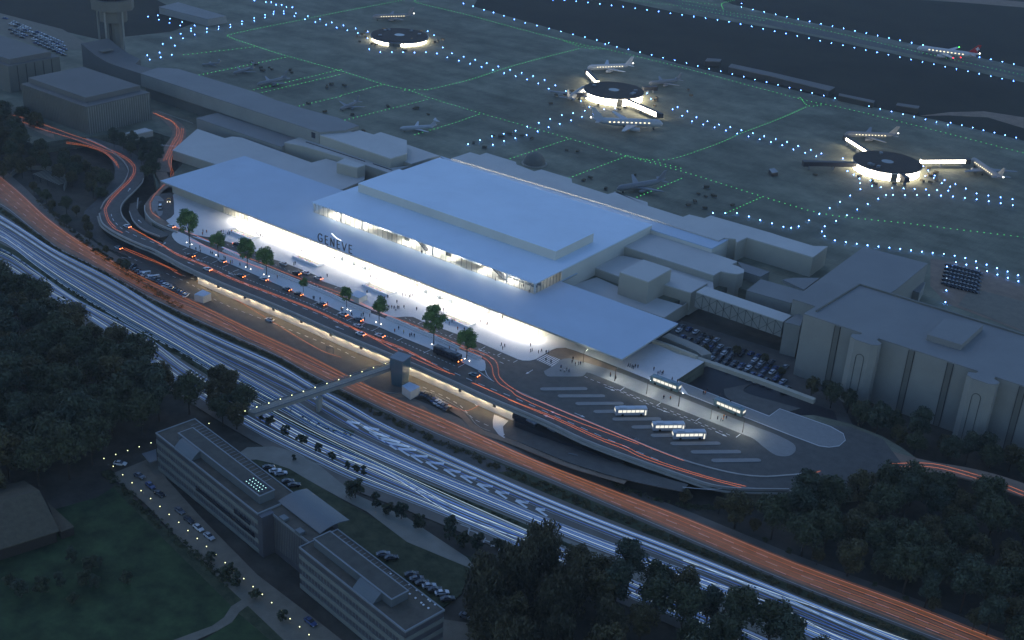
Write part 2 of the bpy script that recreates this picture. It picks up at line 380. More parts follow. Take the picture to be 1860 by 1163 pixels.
# lower road in front of the viaduct
near=[(214,505),(262,532),(312,548),(352,560),(392,577),(425,598),(445,616),(500,636),(600,678),(700,715),(768,712),(806,728),(845,752),(870,778),(925,796),(980,818),(1040,842),(1140,872),(1240,893)]
fr=[(253,430),(300,462),(350,490),(400,512),(455,530),(500,548),(560,574),(620,602),(700,640),(760,668),(806,688),(850,712),(893,738),(960,768),(1040,800),(1090,826),(1150,850),(1200,866),(1250,880)]
ribbon('lower_road',fr,near,[Z6+.17]*14+[Z6+.6,Z6+2,Z6+3.5,Z6+5,-.2],M['asphalt'],.3)
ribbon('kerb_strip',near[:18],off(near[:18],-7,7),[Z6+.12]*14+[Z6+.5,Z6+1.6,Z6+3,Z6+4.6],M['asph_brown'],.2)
slab('lay_by_road',Q('a1 -150,560 100,622 280,690 300,760 240,735 80,660 -150,600'),.06,M['asph_brown'])
slab('lay_by',[(352,567),(392,585),(425,606),(450,624),(600,688),(720,735),(800,770),(870,800),(940,830),(900,832),(760,780),(640,730),(520,678),(430,640),(380,612)],Z6+.11,M['asphalt'],.1)
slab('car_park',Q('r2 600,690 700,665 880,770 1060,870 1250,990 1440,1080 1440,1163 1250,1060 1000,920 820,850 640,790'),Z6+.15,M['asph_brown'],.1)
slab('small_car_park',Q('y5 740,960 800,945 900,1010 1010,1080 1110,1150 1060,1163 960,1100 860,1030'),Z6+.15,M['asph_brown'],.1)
# left link road that comes down from the deck level
lo_o='r1 -200,250 0,300 200,380 420,470 510,560 545,650 540,740 480,850 390,960 280,1070 r2 205,150 200,260 240,370 320,460 440,545 560,600 700,655 900,750 1100,850'
lo_i='r1 -200,205 0,262 230,330 450,440 600,545 665,620 690,700 650,810 540,920 440,1010 r2 385,120 365,200 370,290 420,380 520,470 640,540 780,612 1000,700 1180,790'
ribbon('link_road',lo_o,lo_i,[.07,.07,.07,.05,.03,-.3,-.8,-1.4,-2.2,-3,-3.8,-4.6,-5.2,-5.6,-5.75,-5.75,-5.75,-5.75,-5.75],M['asphalt'],.5)
up_l='r1 230,325 450,432 600,540 672,620 700,700 655,815 550,925 440,1030 390,1120 r2 368,190 400,290 480,360 600,430 700,478 850,545 1000,605'
up_r='r1 300,310 600,405 760,490 850,570 882,660 870,760 800,860 690,980 630,1080 r2 615,130 640,220 720,310 800,380 880,430 1000,470 1100,500'
_,UA,UB=ribbon('elevated_road',up_l,up_r,.04,M['asphalt'],1.1)
in_l='r2 715,60 712,160 760,270 870,365 1050,445'
in_r='r2 850,30 800,120 870,230 980,320 1190,410'
ribbon('inner_ramp',in_l,in_r,[-2.5,-1.8,-1,-.4,.02],M['asphalt'],.6)
f_l='r1 1000,690 1060,860 960,960 885,1060 r2 885,100 890,170 950,250 1060,320 1250,395'
f_r='r1 1130,700 1180,830 1100,900 1010,1000 r2 965,60 985,130 1040,200 1130,265 1270,340'
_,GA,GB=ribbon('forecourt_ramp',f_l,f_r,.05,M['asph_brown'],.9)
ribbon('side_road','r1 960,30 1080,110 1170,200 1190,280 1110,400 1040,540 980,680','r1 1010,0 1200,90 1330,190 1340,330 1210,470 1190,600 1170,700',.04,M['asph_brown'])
ribbon('access_road','r1 -700,330 -300,360 0,400 130,410','r1 -700,370 -300,395 0,425 120,440',L_+.1,M['asph_brown'])
ribbon('exit_road',[(1500,884),(1600,864),(1670,858),(1740,866),(1820,890),(1920,925)],[(1560,800),(1620,820),(1690,838),(1760,850),(1830,868),(1920,900)],.03,M['asph_brown'],.6)
# ---- forecourt surfaces on the platform
fc=[(285,372),(300,395),(270,420)]
slab('forecourt_road',[(292,352)]+Q('r2 900,60 985,290 1170,405')+front[5:23]+[(1640,845),(1604,798),(1545,776),(1399,762),(1227,697),(1190,660),(1129,645),(985,617),(560,449),(400,384),(310,350)],.04,M['asphalt'],.03)
pz=Q('y1 210,215 222,300 225,430 190,470 135,500 160,530 290,600 430,660 A 385,432 409,438 442,449 464,457 498,472 514,477 540,487 580,503 y2 150,500 280,545 350,570 415,605 430,635 380,665 480,725 600,775 720,830 850,880 980,910 1090,900 1180,905 1300,960 A 810,600 866,621 900.8,636 939.6,653 949,655.5 962,656 973.5,653 991,642.5 1002.6,636 1010.7,633 1027,632 1046,637.7 1080,650.5 1177,689 1235,712 1380,769.5 1440,793 1488,811 1506,813.5 1524.5,811 1536,800.6 1532,788 1509,775 1416,742.6 1397,756 1229,691 1279,658 1190,622')
pzw=PW(pz); yb=P((1190,622)).y
pl=MB().prism(pzw+[Vector((pzw[-1].x-3,400,0)),Vector((-505,400,0))],-.02,.16,M['plaza'],False).build('forecourt_plaza'); tag(pl,kind='structure')
med=Q('A 312,427 322,441 345,451 403,473.5 471,503 560,541.5 596,556 641,577 664,587 685,593 733,614 782,634 839,658.6 869.5,673 876,674 881.6,671.5 881,658.6 873,652 831,634 701,580 670,568 560,522 501,498 434,471 385,453 345,431 322,421')
sheet('median_pavement',smoothpath(PW(med),3,True),.17,M['plaza'],.18)
isl=Q('A 988,675 994,684 1014,684.6 1054,684.6 1062,681 1070.5,678.4 1120,698 1196,730 1345,788 1371,800 1387,813 1410,828 1433,829 1445,819 1440,806 1407,789 1380,779 1290,744 1176,698 1120,676 1044.6,654 1030,652 1020,654 1007,663.5 990,674')
sheet('bus_island',smoothpath(PW(isl),3,True),.17,M['island'],.18)
slab('paved_island',Q('A 1232,693 1397,757.5 1416,743.5 1508,776 1531,789 1535,800 1524,810 1506,812.5 1488,810 1440,792 1380,768.5 1250,717'),.19,M['island'],.02)
slab('arrival_island',Q('r1 1000,970 960,1050 975,1163 r2 1000,140 1045,210 1080,190 1095,120 1098,20 r1 1095,1010 1050,970'),.17,M['island'],.15)
slab('island_grass',Q('A 1380,758'),.0,M['grass']) if 0 else None
slab('bay_cut_out',Q('r2 1036,38 1098,38 1098,146 1034,146'),.20,M['asphalt'],.04)
slab('dark_lane',Q('r1 1100,940 1180,970 1205,1000 1215,1163 r2 1215,180 1110,250 1060,215 1098,170 1098,20 r1 1095,1010'),.20,M['asphalt'],.04)
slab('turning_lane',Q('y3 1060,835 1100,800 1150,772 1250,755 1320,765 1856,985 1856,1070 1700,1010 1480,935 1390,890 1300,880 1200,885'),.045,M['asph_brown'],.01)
slab('tunnel_mouth_paving',Q('y6 240,310 270,320 400,378 340,440 350,520 470,600 560,665 400,600 290,530 230,450 225,380'),L_+.45,M['plaza'],.2)
slab('side_lot',[(1186,615),(1240,560),(1500,640),(1560,760),(1478,752),(1380,700),(1290,662)],L_+.1,M['asphalt'],.1)
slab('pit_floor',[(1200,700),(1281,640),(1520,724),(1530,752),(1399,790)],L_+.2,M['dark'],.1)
ribbon('loop_road','b3 225,955 240,1000 330,1050 480,1110','b3 375,925 330,965 420,1000 640,1060',[-3,-2.6,-1.2,-.3],M['asphalt'],.5)
# park, lawns, paths near the camera
slab('park_lawn',Q('c1 -700,0 -400,250 0,420 230,380 520,300 620,240 900,500 1250,800 1310,850 1260,940 1000,1060 700,1180 300,1500 -900,1500'),L_+.05,M['lawn'],.2)
slab('lamp_verge',Q('c1 600,240 660,250 1000,560 1330,830 1420,900 1700,1120 1900,1300 1800,1400 1600,1180 1300,930 1200,830 900,540'),L_+.12,M['grass'],.2)
slab('lawn_corner',Q('c1 1310,900 1400,950 1700,1200 1900,1500 700,1500 760,1180 1100,1070 1250,980'),L_+.06,M['lawn'],.2)
slab('office_drive',Q('c1 560,190 840,80 900,200 1100,420 1400,720 1640,900 1900,1100 2300,1500 2000,1500 1500,1030 1340,880 1060,620 780,330 640,220'),L_+.16,M['path'],.2)
slab('park_path',Q('c1 750,1163 900,1085 1150,995 1215,950 1255,890 1320,850 1430,810 1450,840 1340,890 1300,920 1260,975 1180,1020 900,1140 800,1200 600,1300 560,1260'),L_+.19,M['path'],.2)
slab('office_lawn',Q('o1 1000,470 1200,425 1400,470 1580,530 1856,690 o2 1150,150 1856,540 A 860,985 840,1050 800,1080 740,1060 560,905 480,840'),L_+.1,M['grass'],.2)
slab('access_lane',Q('o1 900,430 1100,290 1400,280 1600,330 1856,440 o2 1250,60 1856,330 A 850,985 870,1010 o2 1856,600 1400,260 1100,110 o1 1856,690 1580,530 1400,470 1200,425 1050,430'),L_+.14,M['shoulder'],.2)
slab('office_yard',Q('c2 560,960 700,980 1000,1080 1250,1163 1300,1300 300,1300 420,1100'),L_+.13,M['path'],.2)
# ================================================================ buildings
def building(name,label,cat,s,zt,zb,rm,wm,sn=True,cap=.5,lip=.0,group=None,w=None):
    w=w or PW(s,zt)
    if sn: w=snap(w)
    c=cen(w); e=empty(name,(c.x,c.y,zb),label,cat,group)
    MB().prism(w,zb,zt-cap,wm,False).build('wall',e)
    if lip:
        w=[p+(p-c).normalized()*lip for p in w]
    MB().prism(w,zt-cap,zt,rm).build('roof',e)
    return e,w
T=M
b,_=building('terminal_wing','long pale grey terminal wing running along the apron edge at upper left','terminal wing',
 'a1 765,400 z2 180,372 480,350 630,300 390,208 0,105 a1 1500,545 1400,505 970,375 860,368',15.4,7.2,M['roof_outer'],M['wall_outer'],False)
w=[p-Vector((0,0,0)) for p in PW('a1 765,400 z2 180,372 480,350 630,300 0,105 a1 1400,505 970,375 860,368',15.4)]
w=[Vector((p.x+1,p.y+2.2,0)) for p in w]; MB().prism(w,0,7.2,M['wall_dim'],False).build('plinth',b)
MB().box(PW('z2 128,415',12)[0]+Vector((0,-.1,.5)),(3,1.2,3.2),M['dglass']).build('window',b)
# curved ramp end
fx=[-725,-717,-710,-704,-699,-692,-684,-675,-640,-600+3]; fz=[15.4,12.6,10.4,9.2,8.4,8.0,7.9,7.9,7.9,7.9]
e=empty('ramp_building',(-700,498,0),'small grey building whose roof sweeps up like a ski jump beside the control tower','building')
mb=MB();vs=[];n=len(fx)
for x,z in zip(fx,fz): vs+=[(x,493,0),(x,493,z*1.02),(x,493+(22 if x<-690 else 12),z*1.02),(x,493+(22 if x<-690 else 12),0)]
fs=[];
for i in range(n-1):
    for k in range(4): fs.append((4*i+k,4*i+(k+1)%4,4*(i+1)+(k+1)%4,4*(i+1)+k))
fs+=[(0,3,2,1),(4*n-4,4*n-3,4*n-2,4*n-1)]
mb.add(vs,fs,M['roof_dim']).build('shell',e)
MB().box((-712,503,12),(5,9,.3),M['wall_dim']).build('skylight',e)
# ribbed block
wA=PW('a1 105,455 468,580 825,505',16.4); wA.append(wA[0]+wA[2]-wA[1]); wA=snap(wA)
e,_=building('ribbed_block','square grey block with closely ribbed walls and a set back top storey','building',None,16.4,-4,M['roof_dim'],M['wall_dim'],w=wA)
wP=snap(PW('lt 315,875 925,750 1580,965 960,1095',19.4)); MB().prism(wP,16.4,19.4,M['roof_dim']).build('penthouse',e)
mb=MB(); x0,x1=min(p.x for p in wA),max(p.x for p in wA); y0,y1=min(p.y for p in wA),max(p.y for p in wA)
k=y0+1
while k<y1: mb.box((x1+.15,k,6),(.3,.45,19.5),M['wall_outer']); k+=1.6
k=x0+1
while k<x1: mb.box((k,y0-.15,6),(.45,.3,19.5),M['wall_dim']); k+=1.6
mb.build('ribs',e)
# far-left panelled block
wB=PW('lt 90,745 685,640',16.8); a,bb=wB; bb=Vector((a.x,bb.y,a.z)); wB=[a,bb,bb+Vector((-80,0,0)),a+Vector((-80,0,0))]
e,_=building('panelled_block','grey block with tall smooth wall panels at the left edge behind the ribbed block','building',None,16.8,-4,M['roof_dim'],M['wall_dim'],w=wB)
pb=[Vector((a.x-3,a.y+3,0)),Vector((a.x-3,bb.y-4,0)),Vector((a.x-76,bb.y-4,0)),Vector((a.x-76,a.y+3,0))]; MB().prism(pb,16.8,20,M['roof_dim']).build('penthouse',e)
mb=MB()
for k in range(1,6): mb.box((a.x+.08,a.y+(bb.y-a.y)*k/6,6),(.2,.5,20),M['groove'])
mb.build('panel_joints',e)
# control tower
tp=P(q('a1',636,300)); e=empty('control_tower',(tp.x,tp.y,0),'tall grey control tower with a wide octagonal head on a shaft and thin outer columns','control tower')
def ngon(c,r,n,a0=0): return [Vector((c[0]+r*math.cos(2*math.pi*i/n+a0),c[1]+r*math.sin(2*math.pi*i/n+a0),0)) for i in range(n)]
MB().prism(ngon(tp,5.2,10),0,24,M['wall_dim']).prism(ngon(tp,.9,6),24,40,M['wall_outer']).build('shaft',e)
MB().prism(ngon(tp,9.5,8,.39),24,32.5,M['wall_dim']).build('lower_deck',e)
MB().prism(ngon(tp,14.5,8,.39),32.6,39.5,M['wall_dim']).build('head',e)
MB().prism(ngon(tp,12,8,.39),39.5,43,M['dglass']).prism(ngon(tp,13,8,.39),43,44,M['roof_outer']).build('cab',e)
mb=MB()
for a in (-2.6,-1.15,-.1,2.2): mb.tube([tp+Vector((11.5*math.cos(a),11.5*math.sin(a),0)),tp+Vector((11.5*math.cos(a),11.5*math.sin(a),33))],.7,M['wall_outer'],6)
mb.build('columns',e)
MB().box(tp+Vector((3.2,-5.8,16)),(1.2,1.4,32),M['groove']).build('ladder_slot',e)
building('hangar','long low grey shed standing alone near the top of the apron','shed','a1 865,38 970,12 1232,88 1130,105',5.4,0,M['roof_outer'],M['wall_outer'],False)
building('link_shed','low oblong grey building between the terminal wing and the road','building','z1 460,215 700,158 1600,440 1440,535',6.9,0,M['roof_outer'],M['wall_outer'])
e,_=building('flat_hall','broad flat grey hall roof tucked behind the left end of the big canopy','hall','z1 205,575 485,335 795,440 880,420 985,433 1770,715 z2 265,670 700,800 690,910 440,1018 z1 900,800 425,645',5.5,0,M['roof_side'],M['wall_side'],False)
building('rooftop_box','small square plant box on the grey roof left of the big roof box','roof box','z2 380,712 615,770 705,738 465,665',11.6,5.5,M['roof_side'],M['wall_side'])
e,_=building('gallery','narrow stepped grey gallery with a rail along its roof behind the terminal','gallery','z1 1465,487 1640,428 z2 190,508 985,772 1230,745 960,825 560,690 z1 1670,525',8.4,0,M['roof_side'],M['wall_side'],False)
g=PW('z2 35,485 700,705',8.4); g2=PW('z2 790,730 1005,803',8.4)
MB().path(g,.5,.25,M['groove']).path(g2,.5,.25,M['groove']).build('roof_rail',e)
building('stepped_block','tall grey block with a notched rear edge joining the left terminal wing','block','z2 190,400 985,668 1172,612 1168,465 875,372 795,400 640,352 560,370 480,350',14,0,M['roof_side'],M['wall_side'],False)
building('low_annex','low grey annex between the notched block and the big roof','annex','z2 1110,690 1220,728 1440,660 1540,640 1175,512',10,0,M['roof_side'],M['wall_side'],False)
# airside strip right behind the big roof
e,_=building('airside_gallery','long bright lit ledge roof running behind the big upper roof','gallery','z2 1545,640 z3 0,182 z4 0,205 1270,605 1480,535 1195,690 400,440 0,300 z3 0,240',9.6,0,M['roof_new'],M['wall_new'],False)
building('airside_hall','long pale roof with saw-tooth notches along the apron side behind the terminal','hall','z3 0,172 210,103 320,135 390,110 725,212 730,240 930,318 1010,297 1350,400 1355,445 1755,575 1856,545 z4 95,52 470,170 475,210 870,335 940,308 1110,350 1180,320 z5 1000,-40 1120,0 1470,105 1630,108 1465,230 720,8 610,62 A 1336,434 z4 1330,568 1270,598 0,192',10.3,0,M['roof_side'],M['wall_side'],False)
# right-hand stepped blocks
e,_=building('stepped_hall','long pale stepped roof right of the big upper roof','hall','z4 515,515 210,665 1215,990 1300,940 1410,872 1480,835',7.4,0,M['roof_side'],M['wall_side'],False)
w_=PW('z4 1290,945 1415,968 1480,976 1530,968 1557,952 1555,925 1490,890 1400,862',7.38)
building('round_stair_tower','grey round-ended tower stuck on the far corner of the stepped roofs','tower',None,7.38,-6,M['roof_side'],M['wall_side'],False,w=w_)
e,_=building('terrace_building','flat grey terrace roof in the corner below the bright side wall','terrace','z4 203,770 b2 1250,247 1390,297 1512,342 z4 160,1060 640,1120 1215,1150 1200,1000',4,-6,M['roof_side'],M['wall_side'],False)
building('cube_block','pale cube-shaped block standing on the flat terrace roofs','block','z4 160,960 415,810 742,918 487,1060',11.4,0,M['roof_side'],M['wall_side'])
building('ledge_block','low grey block with a thin ledge where the lattice bridge starts','block','z4 640,1088 760,945 1145,1078 z5 95,630',5.2,-6,M['roof_side'],M['wall_side'],False)
building('terrace_building','lowest grey terrace roof between the canopy corner and the car lot','terrace','z7 1580,740 b2 1390,347 1510,400 1858,500 z5 88,712 0,775 y4 940,0 780,105 300,-60',.5,-6,M['roof_side'],M['wall_side'],False)
building('yard_shed','low grey shed in the yard behind the round stair tower','shed','z5 620,280 975,395 875,450 690,393',4,0,M['roof_outer'],M['wall_outer'],False)
building('low_block','plain grey block left of the high angular building','block','b3 348,418 425,357 720,440 590,487',8,-6,M['roof_outer'],M['wall_outer'],False)
building('flat_plate_roof','thin flat grey roof plate beside the plain grey block','roof','b3 545,360 600,350 745,350 660,415',6.6,5,M['roof_outer'],M['wall_outer'],False)
building('high_block','high angular grey building rising behind the ribbed tall one','building','b3 600,465 985,182 1335,272 1160,415 900,560',15,-6,M['roof_outer'],M['wall_outer'],False)
building('lean_to','small box shed against the back of the high angular building','shed','b3 1200,400 1250,362 1322,375 1290,432',6,0,M['roof_outer'],M['wall_outer'],False)
building('bridge_stair_block','grey stair block where the lattice bridge meets the tallest building','stair block','b3 555,590 650,528 668,540 640,612',9,-6,M['roof_outer'],M['wall_outer'],False)
# lattice bridge
wb=snap(PW('z5 150,622 258,560 1225,885 1135,952',8)); c=cen(wb)
e=empty('lattice_bridge',(c.x,c.y,.6),'enclosed grey bridge with crossed lattice lines on its side','bridge')
MB().prism(wb,.6,7.6,M['wall_outer']).build('wall',e); MB().prism(wb,7.6,8,M['roof_side']).build('roof',e)
yf=min(p.y for p in wb); x0=min(p.x for p in wb); x1=max(p.x for p in wb); mb=MB(); nb=12; dx=(x1-x0)/nb
for i in range(nb):
    xa=x0+i*dx; xb=xa+dx; mb.box((xb,yf-.04,4.1),(.16,.12,6.8),M['groove'])
    for (za,zb_) in (((.8,4.1) if i%2 else (4.1,.8)),((7.4,4.1) if i%2 else (4.1,7.4))):
        mb.tube([(xa,yf-.03,za),(xb,yf-.03,zb_)],.1,M['groove'],4)
mb.build('lattice',e)
# tallest building on the right
ha=PW('b3 660,545 938,371',22); xr=P(q('ht',1860,625),22); hb=PW('b3 1858,650',22)[0]
slope=math.atan2(xr.y-ha[0].y,xr.x-ha[0].x); d=Vector((math.cos(slope),math.sin(slope),0))
hp=[ha[0],ha[0]+d*190,ha[1]+d*190,ha[1]]
e,_=building('tall_block','tallest grey building at the right edge with full height grooves and two bay towers','building',None,22,-6,M['roof_outer'],M['wall_outer'],w=hp,sn=False)
nrm=Vector((d.y,-d.x,0))
def hx(k,x,y):    # distance along the front wall for a roof-edge pixel
    p=P(q(k,x,y),22); return (p-ha[0]).dot(d)
mb=MB()
for px,py in ((560,190),(1080,362),(1352,452),(1858,620)):
    t=hx('ht',px,py); c=ha[0]+d*t+nrm*.06; mb=MB().box((c.x,c.y,7.9),(2.0,.5,27.2),M['wall_dim'],slope)
    for s_ in (-1.1,1.1):
        c2=ha[0]+d*(t+s_)+nrm*.12; mb.box((c2.x,c2.y,7.9),(.25,.5,27.2),M['groove'],slope)
    mb.build('groove_joint',e)
for k,(px0,px1) in enumerate(((700,870),(1510,1690))):
    t0=hx('ht',px0,238+ (px0-700)*.335); t1=hx('ht',px1,238+(px1-700)*.335)
    m_=(t0+t1)/2; hw=(t1-t0)/2+1.0
    o=lambda t,s_: ha[0]+d*t+nrm*s_
    poly=[o(m_-hw*.55,-.5),o(m_-hw*.55,2),o(m_-hw,3.6),o(m_-hw*.95,6),o(m_-hw*.55,7.5),o(m_+hw*.55,7.5),o(m_+hw*.95,6),o(m_+hw,3.6),o(m_+hw*.55,2),o(m_+hw*.55,-.5)]
    bt=MB().prism(poly,-6,21.7,M['wall_outer'],False).build('bay_tower',e)
    cc=o(m_,7.5); cc.z=0; rb=MB().prism(poly,21.7,22.05,M['roof_outer']).build('bay_roof',e)
    pan=[]; hh_=1.6
    for a in [math.pi*i/10 for i in range(11)]: pan.append((hh_*math.cos(a),15+hh_*math.sin(a)))
    pan+=[(-hh_,-5.5),(hh_,-5.5)]
    mb=MB(); vs=[cc+d*x+nrm*.05+Vector((0,0,z)) for x,z in pan]
    for i in range(len(vs)):
        a,b2=vs[i],vs[(i+1)%len(vs)]; mb.tube([a,b2],.12,M['groove'],4)
    mb.build('arched_recess',e)
mb=MB(); ins=[hp[3]+d*4-Vector((-d.y,d.x,0))*3, hp[0]+d*4+Vector((-d.y,d.x,0))*5]
tv=Vector((-d.y,d.x,0)); 
mb.path([hp[0]+d*3+tv*5+Vector((0,0,0)),hp[3]+d*3-tv*2.2],.5,.7,M['wall_dim']); mb.path([hp[3]+d*3-tv*2.2,hp[2]-tv*2.2],.5,.7,M['wall_dim'])
mb.build('parapet',e)
w2=PW('ht 1180,262 1305,150 1575,195 1420,335',24.5); 
MB().prism(w2,22,24.5,M['roof_outer']).build('plant_room',e)
# ================================================================ the terminal canopy and upper hall
CT,ST=6.4,11.7
cl=PW([(292.1,328.4),(442.4,283.4),(621.1,344.9),(1019.6,511.6),(1231.9,587.8),(1129.3,652.9)],CT)
fy=(cl[0].y+cl[5].y)/2; xl=(cl[0].x+cl[1].x)/2; xr_=(cl[4].x+cl[5].x)/2; byl=(cl[1].y+cl[2].y)/2; byr=(cl[3].y+cl[4].y)/2
sl_=PW([(566.7,366.4),(972.3,515.1),(1183.2,408.7),(799.7,285.9)],ST)
sx0=(sl_[0].x+sl_[3].x)/2; sx1=(sl_[1].x+sl_[2].x)/2; sy0=(sl_[0].y+sl_[1].y)/2; sy1=(sl_[2].y+sl_[3].y)/2
term=empty('terminal',((xl+xr_)/2,fy+20,0),'huge white flat-roofed airport terminal with a long lit canopy and a glazed upper hall','terminal')
cpoly=[(xl,fy),(xr_,fy),(xr_,byr),(sx1+.5,byr),(sx1+.5,byl),(xl,byl)]
MB().prism(cpoly,CT-.25,CT,M['roof_new']).build('canopy_roof',term)
cp2=[(xl+.15,fy+.15),(xr_-.15,fy+.15),(xr_-.15,byr-.15),(sx1+.3,byr-.15),(sx1+.3,byl-.15),(xl+.15,byl-.15)]
MB().prism(cp2,CT-.95,CT-.25,M['fascia']).build('canopy_fascia',term)
fac_y=383.0; fx0=P(q('y1',860,460)).x-6; fx1=P(q('y3',1020,655)).x
ZF=CT-.95
# left end closed wall (dim concrete), facade glass, portals
mb=MB()
mb.box(((xl+5+fx0)/2,fac_y+.3,ZF/2+.08),(fx0-xl-5,.4,ZF-.2),M['wall_side']); mb.build('end_wall',term)
ports=[(P(q('y1',1215,520)).x-3.5,P(q('y1',1300,560)).x+1),(P(q('y2',110,150)).x,P(q('y2',330,240)).x),(P(q('y2',870,455)).x,P(q('y2',1130,550)).x),(P(q('y3',360,388)).x,P(q('y3',450,400)).x+1)]
segs=[]; x=fx0
for a,b_ in ports:
    segs.append((x,a)); x=b_
segs.append((x,fx1))
for a,b_ in segs:
    g=MB().box(((a+b_)/2,fac_y,ZF/2+.1),(b_-a,.06,ZF-.15),M['glass']).build('glass_front',term)
    mu=MB(); k=a+1.2
    while k<b_: mu.box((k,fac_y-.06,ZF/2+.1),(.09,.18,ZF-.2),M['steel']); k+=2.4
    mu.box(((a+b_)/2,fac_y-.06,.35),(b_-a,.16,.3),M['white']); mu.build('mullions',term)
MB().box((fx1,fac_y+8,ZF/2+.1),(.06,16,ZF-.15),M['glass']).build('glass_end',term)
# interior: floor, back wall, portal voids
MB().box(((fx0+fx1)/2,fac_y+8,.20),(fx1-fx0-.4,15.8,.06),mat('cream_stone_floor',(.62,.58,.50),.5,.08,.5)).build('interior_floor',term)
MB().box(((fx0+fx1)/2,fac_y+16.2,2.7),(fx1-fx0,.3,4.9),M['white']).build('interior_wall',term)
for a,b_ in ports:
    pm=MB(); pm.box(((a+b_)/2,fac_y+4,.16),(b_-a-.4,7.6,.12),M['wall_side']); 
    pm.box((a,fac_y+4,ZF/2),(.5,8,ZF-.3),M['white']); pm.box((b_,fac_y+4,ZF/2),(.5,8,ZF-.3),M['white']); pm.box(((a+b_)/2,fac_y+8,ZF/2),(b_-a,.4,ZF-.3),M['wall_side'])
    pm.box((b_-.6,fac_y-.2,.5),(.3,6,.9),M['white']); pm.build('entrance_recess',term)
for px,py in Q('y1 1215,500 y2 205,195 1000,505 y2 1278,600 y3 565,460 255,330 y2 722,400 y1 1680,830'):
    p=P((px,py)); MB().box((p.x,fac_y-1.2,ZF/2+.05),(.55,.55,ZF-.1),M['white']).build('column',term)
# revolving doors
dd=Q('y2 505,325 630,375 770,1 1330,640 1480,700 1610,750 y2 380,270'); dd=[p for p in dd if p[1]>431]
for p in dd:
    x=P(p).x; d_=MB().prism(ngon((x,fac_y-1.0),1.1,10),.2,2.6,M['glass']).build('revolving_door',term)
    f=MB().prism(ngon((x,fac_y-1.0),1.15,10),2.6,2.7,M['white']).box((x,fac_y-1,1.6),(.08,2.0,2.7),M['white']).box((x,fac_y-1,1.6),(2.0,.08,2.7),M['white']).build('door_frame',d_)
# lights under the canopy (real soffit strips, hall ceiling lights)
x=fx0+8
while x<fx1-2:
    MB().box((x,fac_y+4,ZF-.08),(5.0,3.0,.08),E_['inner']).build('ceiling_light',term); MB().box((x,fac_y+11,ZF-.08),(5.0,3.0,.08),E_['inner']).build('ceiling_light',term); x+=12
x=fx0+14
while x<fx1+1: MB().box((x,fy+1.15,ZF-.06),(5.6,.7,.08),E_['soffit']).build('canopy_light',term); x+=7.5
# ---- upper hall
sw=PW([(649.9,333.6),(1010.3,456.6),(1079.9,424.1)],ST+4.4)
SB=ST-.55
MB().prism([(sx0,sy0),(sx1,sy0),(sx1,sy1),(sx0,sy1)],SB,ST,M['roof_top']).build('upper_roof',term)
bx0,bx1=sw[0].x,sw[1].x; by0=(sw[0].y+sw[1].y)/2; by1=sw[2].y
MB().prism([(bx0,by0),(bx1,by0),(bx1,by1),(bx0,by1)],ST,ST+4.4,M['wall_new']).build('roof_box',term)
MB().prism([(bx0-.1,by0-.1),(bx1+.1,by0-.1),(bx1+.1,by1),(bx0-.1,by1)],ST+4.4,ST+4.5,M['roof_top']).build('roof_box_cover',term)
gy=P(q('z7',1497,690),CT).y   # where the side wall turns solid
MB().box((sx1-.15,(gy+sy1)/2,(SB)/2+.0),(.3,sy1-gy-.2,SB-.1),M['wall_new']).build('side_wall',term)
MB().box(((sx0+sx1)/2,sy1-.2,5.5),(sx1-sx0-.4,.3,10.9),M['wall_new']).build('rear_wall',term)
MB().box(((sx0+sx1)/2,(gy+9+sy0)/2,CT+.06),(sx1-sx0-.6,gy+9-sy0-.4,.1),bpy.data.materials['cream_stone_floor']).build('upper_floor',term)
MB().box(((sx0+sx1)/2,gy+9,(CT+SB)/2),(sx1-sx0-.6,.3,SB-CT-.1),M['wall_side']).build('upper_back_wall',term)
MB().box(((sx0+sx1)/2,sy0+.35,(CT+SB)/2),(sx1-sx0-.5,.06,SB-CT-.05),M['glass']).build('upper_glass',term)
MB().box((sx1-.3,(sy0+gy)/2,(CT+SB)/2),(.06,gy-sy0-.6,SB-CT-.05),M['glass']).build('upper_end_glass',term)
MB().box((sx0+.3,(sy0+gy)/2,(CT+SB)/2),(.06,gy-sy0-.6,SB-CT-.05),M['glass']).build('upper_left_glass',term)
x=sx0+1.5
while x<sx1: MB().box((x,sy0+.3,(CT+SB)/2),(.1,.2,SB-CT-.1),M['steel']).build('mullion',term); x+=3
y=sy0+2
while y<gy: MB().box((sx1-.3,y,(CT+SB)/2),(.2,.1,SB-CT-.1),M['steel']).build('mullion',term); MB().box((sx0+.3,y,(CT+SB)/2),(.2,.1,SB-CT-.1),M['steel']).build('mullion',term); y+=2.4
x=sx0+14
while x<sx1-4: MB().box((x,sy0+5,SB-.07),(6,2.2,.08),E_['upper']).build('hall_light',term); MB().box((x,sy0+14,SB-.07),(6,2.2,.08),E_['upper']).build('hall_light',term); x+=15
for px,py in Q('z6 455,460 700,545 1495,840 z7 872,700 1180,840'):
    x=P((px,py),CT).x; MB().box((min(x,sx1-1),sy0+1.3,(CT+SB)/2),(.6,.6,SB-CT-.1),M['white']).build('upper_column',term)
